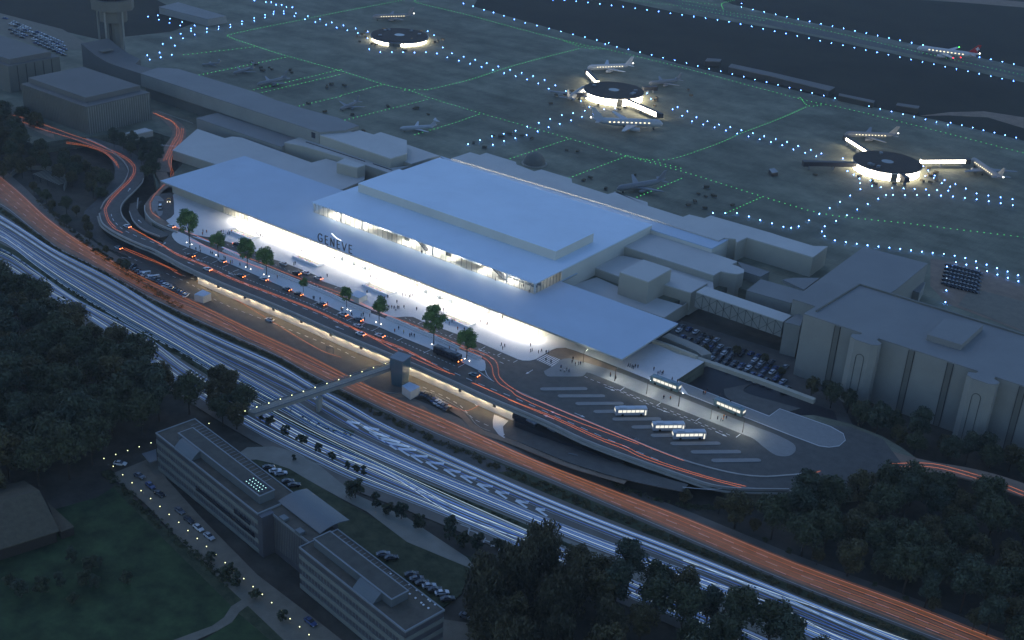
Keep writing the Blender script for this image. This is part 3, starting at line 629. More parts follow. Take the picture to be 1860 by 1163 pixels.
# dark concrete core, balconies, lifts and escalators seen through the glass
for a,b_,s1_,s2_ in (('z6',455,'z6',870),):
    xa=P(q('z6',470,465),CT).x; xb=P(q('z6',760,560),CT).x
    MB().box(((xa+xb)/2,sy0+9,(CT+SB)/2),(xb-xa,.5,SB-CT-.2),M['wall_side']).build('concrete_core',term)
for xa,xb in ((P(q('z6',860,580),CT).x,P(q('z6',1110,690),CT).x),(P(q('z7',230,480),CT).x,P(q('z7',520,590),CT).x)):
    MB().box(((xa+xb)/2,sy0+5,CT+2.6),(xb-xa,4,.3),M['white']).box(((xa+xb)/2,sy0+3,CT+3.3),(xb-xa,.06,1.0),M['glass']).box(((xa+xb)/2,sy0+9,CT+2.5),(xb-xa,.3,4),M['wall_side']).build('balcony',term)
for px,py in Q('z6 1150,700 1620,870 z7 130,440'):
    x=P((px,py),CT).x; MB().box((x,sy0+4,(CT+SB)/2),(3.2,3,SB-CT-.2),M['glass']).box((x,sy0+5.6,(CT+SB)/2),(3.2,.15,SB-CT-.2),M['steel']).build('glass_lift',term)
for (a,b_) in ((q('z6',1210,740),q('z6',1370,800)),(q('z7',570,600),q('z7',780,690))):
    x0_,x1_=P(a,CT).x,P(b_,CT).x; es=MB()
    for s_ in (-.9,.9): es.tube([(x0_,sy0+6+s_,SB-.6),(x1_+1.5,sy0+3+s_,CT+.6)],.22,M['steel'],6)
    es.tube([(x0_,sy0+6,SB-1.3),(x1_+1.5,sy0+3,CT+.2)],.75,M['dark'],4); es.build('escalator',term)
mb=MB(); xa=P(q('z7',820,690),CT).x
for i in range(5):
    for j in range(2): mb.box((xa+i*3.4,sy0+6+j*3,CT+.55),(2.4,1,.9),M['steel']); mb.box((xa+i*3.4,sy0+6.6+j*3,CT+.8),(2.4,.2,1.3),M['white'])
mb.build('seating',term)
x=sx0+10
while x<sx1-2: MB().box((x,sy1+.12,ST-1.2),(9,.2,.3),E_['rear']).build('ledge_light',term); x+=13
# ---- letters standing on the canopy edge
def stroke_letter(ch):
    g=dict(
     G=[[(1,.82),(.82,.96),(.5,1),(.22,.88),(.05,.62),(.05,.38),(.2,.12),(.5,0),(.8,.02),(1,.12),(1,.46),(.68,.46)]],
     E=[[(.05,0),(.05,1)],[(.05,1),(.72,1)],[(.05,.53),(.62,.53)],[(.05,0),(.75,0)]],
     N=[[(.05,0),(.05,1)],[(.05,1),(.9,0)],[(.9,0),(.9,1)]],
     V=[[(0,1),(.45,0)],[(.45,0),(.9,1)]])
    return g[ch]
def onfront(px,py):
    d_=F_*FF+(q('z6',px,py)[0]-930)*RR-(q('z6',px,py)[1]-581.5)*UU; t=(fy+.4)/d_.y; return Vector((t*d_.x,fy+.4,H+t*d_.z))
lx=[onfront(x,y).x for x,y in ((232,640),(312,680),(374,700),(446,730),(504,700),(580,780))]
HL=onfront(580,716).z-onfront(578,803).z; print('HL',HL,onfront(578,803).z,CT)
sign=empty('roof_sign',(lx[0]+8,fy+.4,CT),'dark free-standing letters reading GENEVE with a white curved accent on the canopy edge','sign')
for ch,x in zip('GENEVE',lx):
    mb=MB(); wch={'G':2.7,'E':2.5,'N':2.45,'V':2.9}[ch]
    for st in stroke_letter(ch):
        pts=[(x+a*wch,fy+.4,CT+.25+b_*HL) for a,b_ in st]
        for p0,p1 in zip(pts,pts[1:]):
            mb.tube([p0,p1],.27,M['dark'],6)
    mb.build('letter',sign)
ac=[P(q('z6',x,y),CT+0) for x,y in ((387,583),(420,615),(455,642),(492,660))]
pts=[]
for (x,y) in ((387,583),(420,617),(455,644),(492,662)):
    # on the vertical plane of the letters
    d_=F_*FF+(q('z6',x,y)[0]-930)*RR-(q('z6',x,y)[1]-581.5)*UU; t=(fy+.4)/d_.y; pts.append(Vector((t*d_.x,fy+.4,H+t*d_.z)))
MB().tube(smoothpath(pts,4),.24,E_['sign'],6,rads=None).build('accent',sign)
# ================================================================ viaduct edge, parapets, abutment, lights
vf=[q('r2',x,y) for x,y in ((368,190),(400,290),(480,360),(600,430),(700,478),(850,545),(1000,605))]+front[6:20]
vw=smoothpath([P(p) for p in vf],3)
t=MB().path([v+Vector((0,.3,0)) for v in vw],.5,.95,M['parapet']).build('parapet'); tag(t,'pale concrete parapet along the outer edge of the raised forecourt road','parapet')
t=MB().path([v+Vector((0,-.5,-.75)) for v in vw],1.1,.35,M['concrete']).build('viaduct_ledge'); tag(t,'narrow concrete ledge running below the parapet of the raised road','ledge')
vd=smoothpath([P(p) for p in front[5:18]],3)
t=MB().strip([v+Vector((0,-.1,-.01)) for v in vd],[v+Vector((0,8.8,-.01)) for v in vd],1.1,M['concrete']).build('viaduct_slab'); tag(t,'thick concrete slab carrying the raised forecourt road','viaduct')
aw=[v+Vector((0,1.6,0)) for v in vd if v.x>P((330,490)).x and v.x<P((985,760)).x]
t=MB().path([Vector((v.x,v.y,L_+.25)) for v in aw],.4,4.9,M['abut']).build('abutment_wall'); tag(t,'white retaining wall lit from above beneath the raised road','retaining wall')
lx0,lx1=P((345,495)).x,P((985,757)).x; x=lx0; i=0
lampp=None
while x<lx1:
    px_=[v for v in vd]; y=min(px_,key=lambda v:abs(v.x-x)).y
    if lampp is None:
        lampp=empty('wall_lamp',(x,y+.55,-1.35),'long warm strip lamp under the raised road edge','lamp','strip lamps under the raised road edge')
        local(MB().box((0,0,.08),(5,.30,.12),M['dark']),'housing',lampp); local(MB().box((0,0,-.04),(4.6,.22,.08),E_['under']),'diffuser',lampp); proto_done(lampp)
    else: dup(lampp,(x,y+.55,-1.35))
    x+=7.5
colp=None
for px,py in Q('r2 1205,715 1480,838 1770,962 b1 1360,440 1510,508 1660,575 1822,645 b2 130,715 660,950 850,1030 y6 272,322'):
    p=P((px,py),-.6); y=min(vw,key=lambda v:abs(v.x-p.x)).y
    if colp is None:
        colp=empty('bracket',(p.x,y-.9,-1.6),'small dark bracket bolted to the face of the raised road','bracket','dark brackets along the raised road')
        local(MB().box((0,0,.6),(.9,.7,1.1),M['dark']),'box',colp); local(MB().box((0,.5,.6),(.4,.7,.3),M['steel']),'arm',colp); proto_done(colp)
    else: dup(colp,(p.x,y-.9,-1.6))
for n_,pts in (('road_divider','r1 230,325 450,432 600,540 672,620 700,700 655,815 550,925 440,1030 390,1120'),('ramp_parapet','r1 870,780 850,830 760,930 650,1040 r2 615,130 640,220 720,310'),
               ('curved_parapet','r2 712,160 760,270 870,365 1050,440'),('inner_parapet','r1 810,1000 r2 800,120')):
    w_=smoothpath(PW(pts,.04),5); t=MB().path(w_,.35,.8,M['parapet']).build('road_parapet')
    tag(t,{'road_divider':'low concrete wall dividing the two carriageways of the curving road at left','ramp_parapet':'low concrete wall on the inner side of the curving elevated road','curved_parapet':'grey curved wall beside the inner ramp with a painted arrow','inner_parapet':'short concrete wall beside the narrow gap left of the forecourt'}[n_],'wall')
w_=smoothpath(PW('r2 885,100 890,170 950,250 1060,320 1250,395',.05),5)
t=MB().path(w_,.5,1.0,M['parapet']).path([v-Vector((0,0,4)) for v in w_],.3,3.9,M['parapet']).build('forecourt_wall'); tag(t,'curved pinkish retaining wall at the left tip of the forecourt','wall')
for lab,pts in (('long white stepped kerb wall left of the third plaza tree','y1 780,845 950,925 1140,1005 1400,1110 y2 0,562 230,655 450,765 690,862'),('long white stepped kerb wall between the two lanes right of the tree','y2 880,915 1100,1010 1290,1095 y5 880,320 1190,462'),('short white kerb block at the right tip of the median','y5 1290,520 1440,578')):
    w_=PW(pts,.17); t=MB().path(w_,1.5,.55,M['plaza']).path([v+Vector((.0,.45,.5)) for v in w_],.6,.5,M['plaza']).build('kerb_wall'); tag(t,lab,'kerb wall')
t=MB().path(smoothpath(PW('A 937.6,710.7 1000,738 1080,771 1160,804.5 1241,836 1322,858 1380,866 1427,864 1480,859',.05),4),.7,.22,M['parapet']).build('road_kerb'); tag(t,'long pale kerb separating the ramp lanes from the bus bays','kerb')
w_=PW('A 1190,622 1232,642 1266,650 1380,689 1480,726',0); t=MB().path([v-Vector((0,0,1.6)) for v in w_],2.2,1.8,M['wall_side']).build('retaining_wall'); tag(t,'long straight concrete beam wall between the dark pit and the car lot','retaining wall')
w_=PW('y4 800,300 1000,380 1180,460 1260,520',0); t=MB().path([v-Vector((0,0,6)) for v in w_],5,6.0,M['concrete']).build('approach_road'); tag(t,kind='structure')
w_=PW('y4 650,385 820,440 1000,510 1150,570',.2); t=MB().path(w_,1.2,1.5,M['wall_side']).build('curved_wall'); tag(t,'low curved wall right of the canopy corner','wall')
w_=PW(front[19:25],0); t=MB().path([v-Vector((0,0,1.6)) for v in smoothpath(w_,4)],.6,1.9,M['concrete']).build('loop_edge'); tag(t,'dark concrete edge of the bus loop above the trees','wall')
# sunk tunnel structure between the two roads
w_=PW('y6 455,440 520,395 740,480 1250,745 1700,960 1640,985 1230,805 700,600 470,500',-2.2)
t=MB().prism(w_,L_,-3.2,M['dark']).build('tunnel_roof'); tag(t,'dark tunnel roof sunk between the raised road and the outer road','tunnel')
a_=PW('y6 470,450 720,560',-2.6); t=empty('vent_unit',a_[0],'long dark rounded vent unit on the sunken tunnel roof','vent')
MB().tube([a_[0],a_[1]],2.0,M['dark'],8).build('housing',t)
for px,py in ((630,520),(680,545),(870,610),(900,625)):
    p=P(q('y6',px,py),-.9); MB().box(p,(2.2,1.6,.5),M['steel'],-.2).build('hatch',t)
wline_q=[('r2 205,150 200,260 240,370 320,460 440,545 560,600',-5.6)]
# ---- kiosks
def kiosk(k,pts,label,z=0,h=3.0):
    w_=PW(pts,z+h); w_=snap(w_); c=cen(w_); e=empty('kiosk',(c.x,c.y,z),label,'kiosk')
    MB().prism(w_,z,z+h-.15,M['wall_new'],False).build('wall',e); MB().prism([c+(p-c)*1.01 for p in w_],z+h-.15,z+h,M['roof_new']).build('roof',e)
kiosk('y2','y2 460,645 550,602 662,652 568,690','small pale cube kiosk beside the fourth tree on the plaza',.05,2.8)
kiosk('r2','r2 1440,1080 1530,1030 1628,1065 1545,1108','small pale cube kiosk among the parked cars beside the lower road',L_+.2,3.4)
kiosk('y5','y5 555,870 645,828 760,880 655,940','small pale cube kiosk at the foot of the footbridge tower',L_+.2,3.6)
# ---- skylight wells (framed openings in the plaza)
colors=[(.8,.15,.1),(.85,.5,.1),(.8,.75,.2),(.75,.3,.5)]
def well(pts,label,bright):
    w_=PW(pts,1.1); w_=snap(w_); c=cen(w_); e=empty('stair_well',(c.x,c.y,.16),label,'stair well')
    x0,x1=min(p.x for p in w_),max(p.x for p in w_); y0,y1=min(p.y for p in w_),max(p.y for p in w_); mb=MB()
    for cx,cy,dx,dy in (((x0+x1)/2,y0,x1-x0+.7,.7),((x0+x1)/2,y1,x1-x0+.7,.5)): mb.box((cx,cy,.65),(dx,dy,.95),M['white'])
    for cx in (x0,x1): mb.box((cx,(y0+y1)/2,.64),(.5,y1-y0-.6,.93),M['white'])
    mb.build('rim',e)
    MB().box(((x0+x1)/2,(y0+y1)/2,.22),(x1-x0-.6,y1-y0-.7,.06),bpy.data.materials['cream_stone_floor']).build('well_floor',e)
    MB().box(((x0+x1)/2,y1-.32,.62),(x1-x0-1,.06,.12),E_['sat']).build('light_strip',e)
    mb=MB()
    for i in range(14):
        cc=colors[(i*7)%4]; m_=bpy.data.materials.get('goods_%d'%((i*7)%4)) or mat('goods_%d'%((i*7)%4),cc,.7,0)
        mb.box((x0+1.2+(x1-x0-2.4)*i/14*(1 if bright else .8),y0+.9+.25*(i%3),.5),(.45,.4,.5+.1*(i%2)),m_)
    mb.build('display',e)
well('y1 845,605 920,572 1165,660 1085,705','white framed opening in the plaza with a colourful display inside, leftmost of four',True)
well('y1 1565,895 A 544,461 y2 180,290 100,325','white framed opening in the plaza in front of the dark letters',False)
well('y2 615,535 700,497 990,610 905,655','white framed opening in the plaza above the small pale cube kiosk',False)
well('y5 1000,80 1065,38 1375,160 1300,205','white framed opening in the plaza right of the big double tree',False)
# ================================================================ road paint
PZ={}
def paint(label,kind,items,z,m='paint',w=.2):
    mb=MB()
    for it in items:
        a,b_=P(it[0],z),P(it[1],z); ww=it[2] if len(it)>2 else w
        d_=(b_-a); d_.z=0
        if d_.length<.01: continue
        n_=Vector((-d_.y,d_.x,0)).normalized()*ww/2
        mb.prism([a+n_,b_+n_,b_-n_,a-n_],z,z+.02,M[m])
    o=mb.build(kind); tag(o,kind='structure'); return o
def dashes(pl,step,ln,z,m,w,name):
    pts=resample(smoothpath([P(p,z) for p in pl],4),.5); mb=MB(); k=int(step/.5); l=int(ln/.5)
    for i in range(0,len(pts)-l-1,k):
        a,b_=pts[i],pts[i+l]; n_=Vector((-(b_-a).y,(b_-a).x,0)).normalized()*w/2
        zz=max(a.z,b_.z); mb.prism([a+n_,b_+n_,b_-n_,a-n_],zz,zz+.02,M[m])
    o=mb.build(name); tag(o,kind='structure')
dk=.062
dashes([(202,389),(206,400),(223,416.5),(252,431),(281.6,442),(314,457),(354,475),(395,492.5),(480,531),(571,568),(620,589),(677,613),(730,636),(780,657),(847,687),(877,700),(930,721),(989,747),(1050,774),(1100,796),(1147,816),(1200,838)],6,3,dk,'paint',.28,'lane_dashes')
dashes([(335,459),(364,472.7),(393,483),(425.5,498),(560,551),(657.8,594),(709.5,613),(737,624.6),(769,639),(801.6,653.7),(834,668)],2.4,1.1,dk,'paint',.22,'parking_dashes')
dashes(Q('y1 820,770 990,830 1370,1000 y2 0,490 140,580 350,660'),3,1.4,dk,'paint',.22,'inner_dashes')
dashes(Q('y5 590,108 740,175 900,240 1085,318 1445,462 1630,535 1810,612'),2.6,1.2,dk,'paint',.22,'curb_dashes')
dashes(Q('y5 500,125 650,185 780,240 1050,350 1300,460 1500,535 1740,640'),5,2.4,dk,'paint',.25,'inner_lane_dashes')
dashes(Q('A 1062,684 1080,692 1125,709 1191.5,736 1263.5,765 1335,794.6'),3,1.5,dk,'paint',.22,'bus_dashes')
dashes(Q('bs 150,10 700,255 900,330 1500,575'),3,1.5,dk,'paint',.18,'bus_lane_dashes')
lz=L_+.22
dashes(Q('r2 700,660 850,725 1010,790 1200,880 1400,965 b1 1200,485 1500,602 1858,745 b2 40,770 100,795'),4.5,2,lz,'paint',.25,'lower_dashes')
dashes(Q('b1 950,320 1100,375 1300,465 1500,555 1700,645 1858,705'),5,2.2,lz,'paint',.25,'lower_lane_dashes')
dashes(Q('y5 790,885 1030,990 1160,1060 1230,1110 y6 0,500 160,575 330,650'),4,2,lz,'paint',.25,'edge_dashes')
dashes([q('y5',0,395),q('y5',900,830),q('y5',1170,955)],5,2,lz,'paint',.25,'abutment_dashes')
def seg(k,*pp):
    return [(q(k,*a),q(k,*b_)) for a,b_ in pp]
ticks=seg('y1',((320,830),(375,805)),((435,880),(490,855)),((545,925),(600,905)),((655,975),(710,952)),((765,1025),(830,1000)),((885,1075),(950,1050)),((1010,1125),(1075,1103)))
ticks+=seg('y2',((40,765),(95,745)),((165,825),(220,800)),((300,883),(355,858)),((440,940),(495,915)),((580,1005),(632,972)),((720,1055),(790,1022)),((295,580),(342,560)))
ticks+=seg('y5',((225,255),(295,215)),((500,365),(570,335)),((800,505),(885,465)),((1190,665),(1265,625)),((740,172),(790,150)),((1085,315),(1135,287)),((1445,460),(1495,432)),((1630,530),(1675,505)),((1810,610),(1856,585)))
ticks+=seg('bs',((285,62),(335,25)),((700,225),(755,190)),((1135,402),(1190,365)),((1590,585),(1640,548)))
paint('',"bay_ticks",ticks,dk,w=.22)
zeb=[(q('y3',960+i*(160/7.),893+i*(70/7.)),q('y3',1076+i*(163/7.),830+i*(62/7.)),.55) for i in range(8)]
paint('','zebra_crossing',zeb,dk+.005)
def arrow(k,tail,head,z,name='road_arrow'):
    a,b_=P(q(k,*tail),z),P(q(k,*head),z); d_=(b_-a).normalized(); n_=Vector((-d_.y,d_.x,0)); L=(b_-a).length
    hd=min(2.2,L*.35); mb=MB(); mb.prism([a+n_*.12,b_-d_*hd+n_*.12,b_-d_*hd-n_*.12,a-n_*.12],z,z+.02,M['paint'])
    mb.prism([b_-d_*hd+n_*.55,b_,b_-d_*hd-n_*.55],z,z+.02,M['paint']); o=mb.build(name); tag(o,kind='structure')
for k,t_,h_ in (('y3',(915,1002),(835,1050)),('y6',(970,460),(865,415)),('y6',(905,505),(785,455)),('y6',(1135,435),(1255,485)),('y6',(1735,690),(1856,740)),('bs',(115,20),(230,65)),('bs',(700,257),(820,305)),
                ('bs',(1360,522),(1490,578)),('y4',(455,835),(340,785)),('y4',(1090,1085),(970,1035)),('bs',(1710,465),(1580,412)),('bs',(375,567),(500,618)),('y5',(1520,510),(1410,460)),('y1',(450,1000),(370,965)),('y2',(400,1045),(300,1005)),
                ('r1',(695,915),(722,878)),('r2',(845,275),(810,245)),('y1',(95,775),(130,745)),('y1',(545,965),(470,935)),('y1',(895,1115),(830,1085))):
    arrow(k,t_,h_,.075)
# gore lines
def wline(pl,z,w_=.25,name='edge_line',m='paint'):
    o=MB().path(smoothpath([P(p,z) for p in pl],4),w_,.02,M[m]).build(name); tag(o,kind='structure')
wline(Q('y3 300,1012 390,1080 480,1135'),.07); wline(Q('y3 380,1005 400,1060 440,1105 480,1135'),.07)
wline(Q('y5 1250,985 1320,1020 1400,1100'),L_+.24,.35); wline(Q('y5 1410,955 1418,1010 1400,1100'),L_+.24,.35)
wline(off(near[:18],2,-2),L_+.26,.18,m='paint_dim'); wline(Q('A 1240,885 1290,889 1340,886 1432,889'),.08,.2)
wline(off(pz[42:60],0,.6),.07,.15,m='paint_dim') if 0 else None
for s_ in ((OR_F,.10),(OR_N,.90)): pass
def mline(a,b_,u,z,w_,name,dash=None,m='paint_dim'):
    pts=between(a,b_,u,z,90)
    if dash:
        pts=resample(pts,1.0); mb=MB()
        for i in range(0,len(pts)-dash[1]-1,dash[0]):
            mb.path(pts[i:i+dash[1]+1],w_,.02,M[m])
        o=mb.build(name)
    else: o=MB().path(pts,w_,.02,M[m]).build(name)
    tag(o,kind='structure')
mline(OR_F,OR_N,.06,Z6+.12,.3,'edge_line'); mline(OR_F,OR_N,.97,Z6+.12,.3,'edge_line')
for u in (.28,.5,.72): mline(OR_F,OR_N,u,Z6+.12,.3,'lane_line',(12,4))
mline(W1_F,W1_N,.02,Z6+.12,.35,'edge_line',m='paint'); mline(W1_F,W1_N,.5,Z6+.12,.3,'lane_line',(12,4)); mline(W1_F,W1_N,.98,Z6+.12,.25,'edge_line')
mline(W2_F,W2_N,.98,Z6+.2,.35,'edge_line',m='paint'); mline(W2_F,W2_N,.5,Z6+.12,.3,'lane_line',(12,4))
mline(W3_F,W3_N,.05,Z6+.12,.3,'edge_line'); mline(W3_F,W3_N,.97,Z6+.12,.3,'edge_line')
# chevron gore
chA=Q('c2 75,-30 200,35 330,85 450,150 560,210 650,265 740,310 830,345 920,390 1010,430 1110,480 1200,500'); chB=Q('c2 120,-60 300,40 400,110 500,150 600,200 700,250 790,300 880,345 960,385 1040,420 1120,465 1200,500')
chev=[((100,-20),(30,-32)),((205,15),(120,-2)),((262,52),(155,27)),((320,82),(200,58)),((372,107),(240,83)),((408,125),(310,117)),((470,160),(380,155)),((560,200),(462,190)),((650,245),(560,230)),((735,280),(650,265)),((825,325),(740,310)),((915,362),(840,350)),((1020,412),(950,400)),((1110,450),(1060,445))]
mb=MB()
for a,b_ in chev:
    A,B=P(q('c2',*a),Z6+.14),P(q('c2',*b_),Z6+.14); d_=(B-A).normalized(); n_=Vector((-d_.y,d_.x,0))*.75
    A2=P(q('c2',b_[0]+62,b_[1]+40),Z6+.14)
    mb.prism([A+n_,B+n_,B-n_,A-n_],Z6+.12,Z6+.14,M['paint'])
    d2=(A2-B).normalized(); n2=Vector((-d2.y,d2.x,0))*.45
    mb.prism([B+n2,A2+n2,A2-n2,B-n2],Z6+.145,Z6+.16,M['paint'])
o=mb.build('chevron_markings'); tag(o,kind='structure')
mb=MB()
for i in range(5):
    a,b_,c_=(650+i*42,530+i*28),(700+i*42,548+i*28),(690+i*42,585+i*22)
    for u,v in ((a,b_),(b_,c_)):
        A,B=P(q('c2',*u),Z6+.14),P(q('c2',*v),Z6+.14); mb.path([A,B],.5,.02,M['paint_dim'])
o=mb.build('chevron_markings'); tag(o,kind='structure')
# parking stripes at the left yard, crossing by the side road
paint('','crossing_marks',[(q('r1',1060+i*22,385+i*2),q('r1',1075+i*22,402+i*2),.4) for i in range(9)],.09,'paint_dim')
paint('','yard_marks',[(q('r1',1040+i*26,10+i*9),q('r1',1065+i*26,28+i*9),.2) for i in range(15)],.06,'paint_dim')
# bus bay kerbs
bays=[((981,707.5),(1067,706.7)),((1013,720),(1099,720)),((1045,734),(1133,733.5)),((1078,748.7),(1166,747)),((1112.3,762.3),(1201,761.7)),((1147,776.8),(1235,775.5)),((1181.8,792),(1270,790.5)),((1217.5,806.7),(1308.7,806)),((1254.6,822),(1346,821.3)),((1291.8,837.4),(1382,836.6))]
for i,(a,b_) in enumerate(bays):
    A,B=P(a,.05),P(b_,.05); d_=(B-A).normalized(); n_=Vector((-d_.y,d_.x,0)); w_=1.15; poly=[]
    for k in range(7):
        t_=math.pi/2+math.pi*k/6; poly.append(A+d_*(w_+w_*math.cos(t_)*1)+n_*w_*math.sin(t_))
    for k in range(7):
        t_=-math.pi/2+math.pi*k/6; poly.append(B-d_*w_+d_*w_*math.cos(t_)+n_*w_*math.sin(t_))
    mb=MB().prism(poly,.03,.26,M['island']); o=mb.build('bus_bay_kerb'); tag(o,f'long thin raised kerb between bus bays, {ORD[i]} from the top left','kerb','kerbs between the bus bays')
# ================================================================ light streaks on the roads
def streak(pts,m,r,label,group,z=.6,name='light_streak'):
    pts=[Vector((p.x,p.y,p.z+z)) for p in pts]
    o=MB().tube(pts,r,m,4).build(name); return tag(o,label,'light streak',group)
rnd=random.Random(3)
def wav(a,b_,u,z,amp=.012,N=70,ph=None):
    A=smoothpath([P(p,z) for p in a],4); B=smoothpath([P(p,z) for p in b_],4); ph=ph or rnd.random()*6
    return [along(A,i/N).lerp(along(B,i/N),u+amp*math.sin(i*.13+ph)) for i in range(N+1)]
lw='long thin white light streak running the length of the motorway'
sets=[(W1_F,W1_N,[.05,.10,.17,.24,.30,.52,.57,.63,.70,.93]),(W2_F,W2_N,[.08,.22,.30,.38,.45,.55,.64,.72,.80,.88,.95]),(W3_F,W3_N,[.08,.16,.24,.33,.42,.58,.66,.74,.82,.90,.95])]
names=['far white carriageway beside the central hedge','middle white carriageway beside the chevrons','near white carriageway beside the row of shrubs']
for (a,b_,us),nm in zip(sets,names):
    for j,u in enumerate(us):
        m_=[E_['tw'],E_['tb'],E_['tw2'],E_['tw'],E_['tb']][j%5]; streak(wav(a,b_,u,Z6,.01),m_,.038+.03*rnd.random(),'thin bluish white light streak along the '+nm,'light streaks on the '+nm)
for j in range(7):   # lane changes between the near bands
    pts=[P(p,Z6) for p in [(434,716+j*3),(560,782+j*5),(700,850+j*2),(820,905+j*5),(960,968+j*3)]]; streak(smoothpath(pts,10),[E_['tw2'],E_['tw'],E_['tb']][j%3],.06,'light streak weaving between lanes of the near white carriageway','weaving light streaks')
for j in range(6):
    pts=[P(p,Z6) for p in [(1240,1020+j*8),(1400,1078+j*11-(j%2)*12),(1520,1120+j*13),(1700,1185+j*16)]]; streak(smoothpath(pts,10),[E_['tw2'],E_['tw'],E_['tb']][j%3],.06,'light streak crossing lanes near the bottom right trees','weaving light streaks near the bottom')
for j,u in enumerate([.07,.14,.20,.27,.33,.41,.47,.54,.62,.70,.78,.90]):
    streak(wav(OR_F,OR_N,u,Z6,.012),[E_['to'],E_['to2'],E_['to']][j%3],.030+.02*rnd.random(),'thin orange light streak along the carriageway between hedge and lower road','orange light streaks on the carriageway')
def rs(pts,label,z=.04,r=.026,m='tr',zs=None,n=6):
    pp=Q(pts)
    w_=[P(p,zs[i] if zs else z) for i,p in enumerate(pp)]; streak(smoothpath(w_,n),E_[m],r,label,'red light streaks around the forecourt',.5)
up='red light streak curving round the elevated road at left'
rs('a1 -40,630 120,668 220,705 r1 0,305 200,370 400,445 620,530 735,620 760,700 710,790 600,900 500,1000 440,1100 r2 432,150 470,270 540,350 640,400',up)
rs('a1 -40,605 120,645 230,680 r1 60,285 230,340 450,435 640,520 755,610 780,690 735,790 620,905 520,1010 460,1100 r2 452,150 490,265 560,340',up)
rs('r1 0,385 200,412 400,475 500,545 565,620 578,700 530,810 440,920 350,1025','red light streak down the outer link road at left',zs=[0]*3+[-.2,-.6,-1.2,-1.8,-2.6,-3.4,-4.4])
rs('r1 0,368 220,405 420,470 520,545 585,630 590,700 550,800 455,915 365,1020','red light streak down the outer link road at left',zs=[0]*3+[-.2,-.6,-1.2,-1.8,-2.6,-3.4,-4.4])
mn='red light streak along the raised forecourt road'
rs('r2 720,340 1070,535 1250,650 1550,770 1856,920 y2 0,812 300,950 600,1085 y5 230,345 400,410 600,490 900,640 1100,750',mn)
rs('r2 740,345 1090,540 1270,645 1560,760 1856,905 y2 0,800 300,938 600,1075 y5 230,330 400,395 600,475 880,620',mn)
rs('y5 0,235 200,330 450,470 700,580 950,690 1150,760',mn)
rs('y5 1340,850 1600,960 1856,1080 y6 400,300 900,510 1400,740 1700,855 bs 500,812 800,920 1300,1070 1650,1163',mn)
rs('y6 0,110 200,200 500,335 900,490 1400,715 1700,820 bs 500,780 800,895 1300,1050 1700,1150',mn)
inn='red light streak along the inner forecourt lanes and ramp'
rs('y1 240,580 640,750 950,890 1200,985 1580,1140 y2 350,640 480,700 y5 340,65 700,205 1200,420 1480,525 1600,595 1635,670 1650,780 1750,880 1856,945 y6 560,245 800,340 1200,510 1856,780 bs 600,705 1000,860',inn)
rs('y1 400,720 660,830 940,945 1160,1030 1500,1150 y2 480,720 y5 370,85 700,225 1200,445 1460,560 1560,650 1585,760 1650,860 1780,940 y6 500,262 800,400 1200,560 1856,800',inn)
rs('y1 440,690 640,760 800,820 950,880','pale light streak beside the second plaza tree',r=.1,m='tw'); rs('y1 480,690 660,765 960,900','pale light streak beside the second plaza tree',r=.1,m='tw')
lo='red light streak along the lower road below the raised road'
rs('r2 640,580 850,670 1100,770 1300,880',lo,z=L_+.2); rs('r2 660,570 900,670 1250,830',lo,z=L_+.2); rs('r2 1560,985 1856,1120 b1 1700,725 1858,790',lo,z=L_+.2)
rs('b1 1200,405 1500,555 1858,700 b2 200,780',lo,z=L_+.2); rs('y5 900,1000 1250,1163 y6 100,350 230,420 450,520 700,600 1000,740',lo,z=L_+.2)
rs('y5 1000,850 1300,960 1500,1100 y6 0,270 120,330 300,420 500,500 700,580 950,690',lo,z=L_+.2)
sd='red light streak along the small road beside the ribbed block'
rs('r1 980,40 1100,95 1180,130 1240,200 1240,290 1180,400 1095,580',sd); rs('r1 1000,45 1120,100 1200,140 1265,215 1262,300 1190,430 1125,570',sd)
rs('r1 1300,210 1280,330 1190,480 1155,590 1180,690 1175,760',sd); rs('r1 1320,215 1300,340 1210,500 1180,610 1205,710 1200,750',sd)
rs('r1 1110,845 1020,930 960,1020 r2 945,60 960,160 1060,240','red light streak round the forecourt tip'); rs('r1 -740,350 -300,370 0,380 130,385',sd,z=L_+.3)
rs('c3 700,262 750,245','red light streak on the exit road behind the trees') ; rs('c3 1130,205 1330,203 1480,232 1700,298 1860,360','red light streak on the exit road behind the trees',n=8); rs('c3 1180,222 1340,222 1480,250 1700,318 1860,380','red light streak on the exit road behind the trees',n=8)
# ================================================================ vehicles
def paintmat(n,c): 
    m=mat(n,c,.3,0,spec=.6,metal=.1); m.node_tree.nodes['Principled BSDF'].inputs['Coat Weight'].default_value=.5; return m
CP=dict(silver=paintmat('silver_paint',(.45,.47,.5)),white=paintmat('white_paint',(.7,.7,.7)),black=paintmat('black_paint',(.02,.02,.025)),grey=paintmat('grey_paint',(.12,.13,.15)),
 blue=paintmat('blue_paint',(.03,.06,.18)),yellow=paintmat('yellow_paint',(.75,.38,.03)),teal=paintmat('teal_paint',(.10,.17,.19)))
def loft(mb,secs,m):
    """secs: list of (x, [(y,z)...]) closed loops"""
    n=len(secs[0][1]); vs=[(x,y,z) for x,l in secs for y,z in l]; fs=[]
    for i in range(len(secs)-1):
        for k in range(n): fs.append((i*n+k,i*n+(k+1)%n,(i+1)*n+(k+1)%n,(i+1)*n+k))
    fs+=[tuple(range(n-1,-1,-1)),tuple(range((len(secs)-1)*n,len(secs)*n))]
    mb.add(vs,fs,m); return mb
def carsec(x,w,z0,z1): h=w/2; return (x,[(-h*.92,z0),(-h,z0+.18),(-h,z1-.16),(-h*.86,z1),(h*.86,z1),(h,z1-.16),(h,z0+.18),(h*.92,z0)])
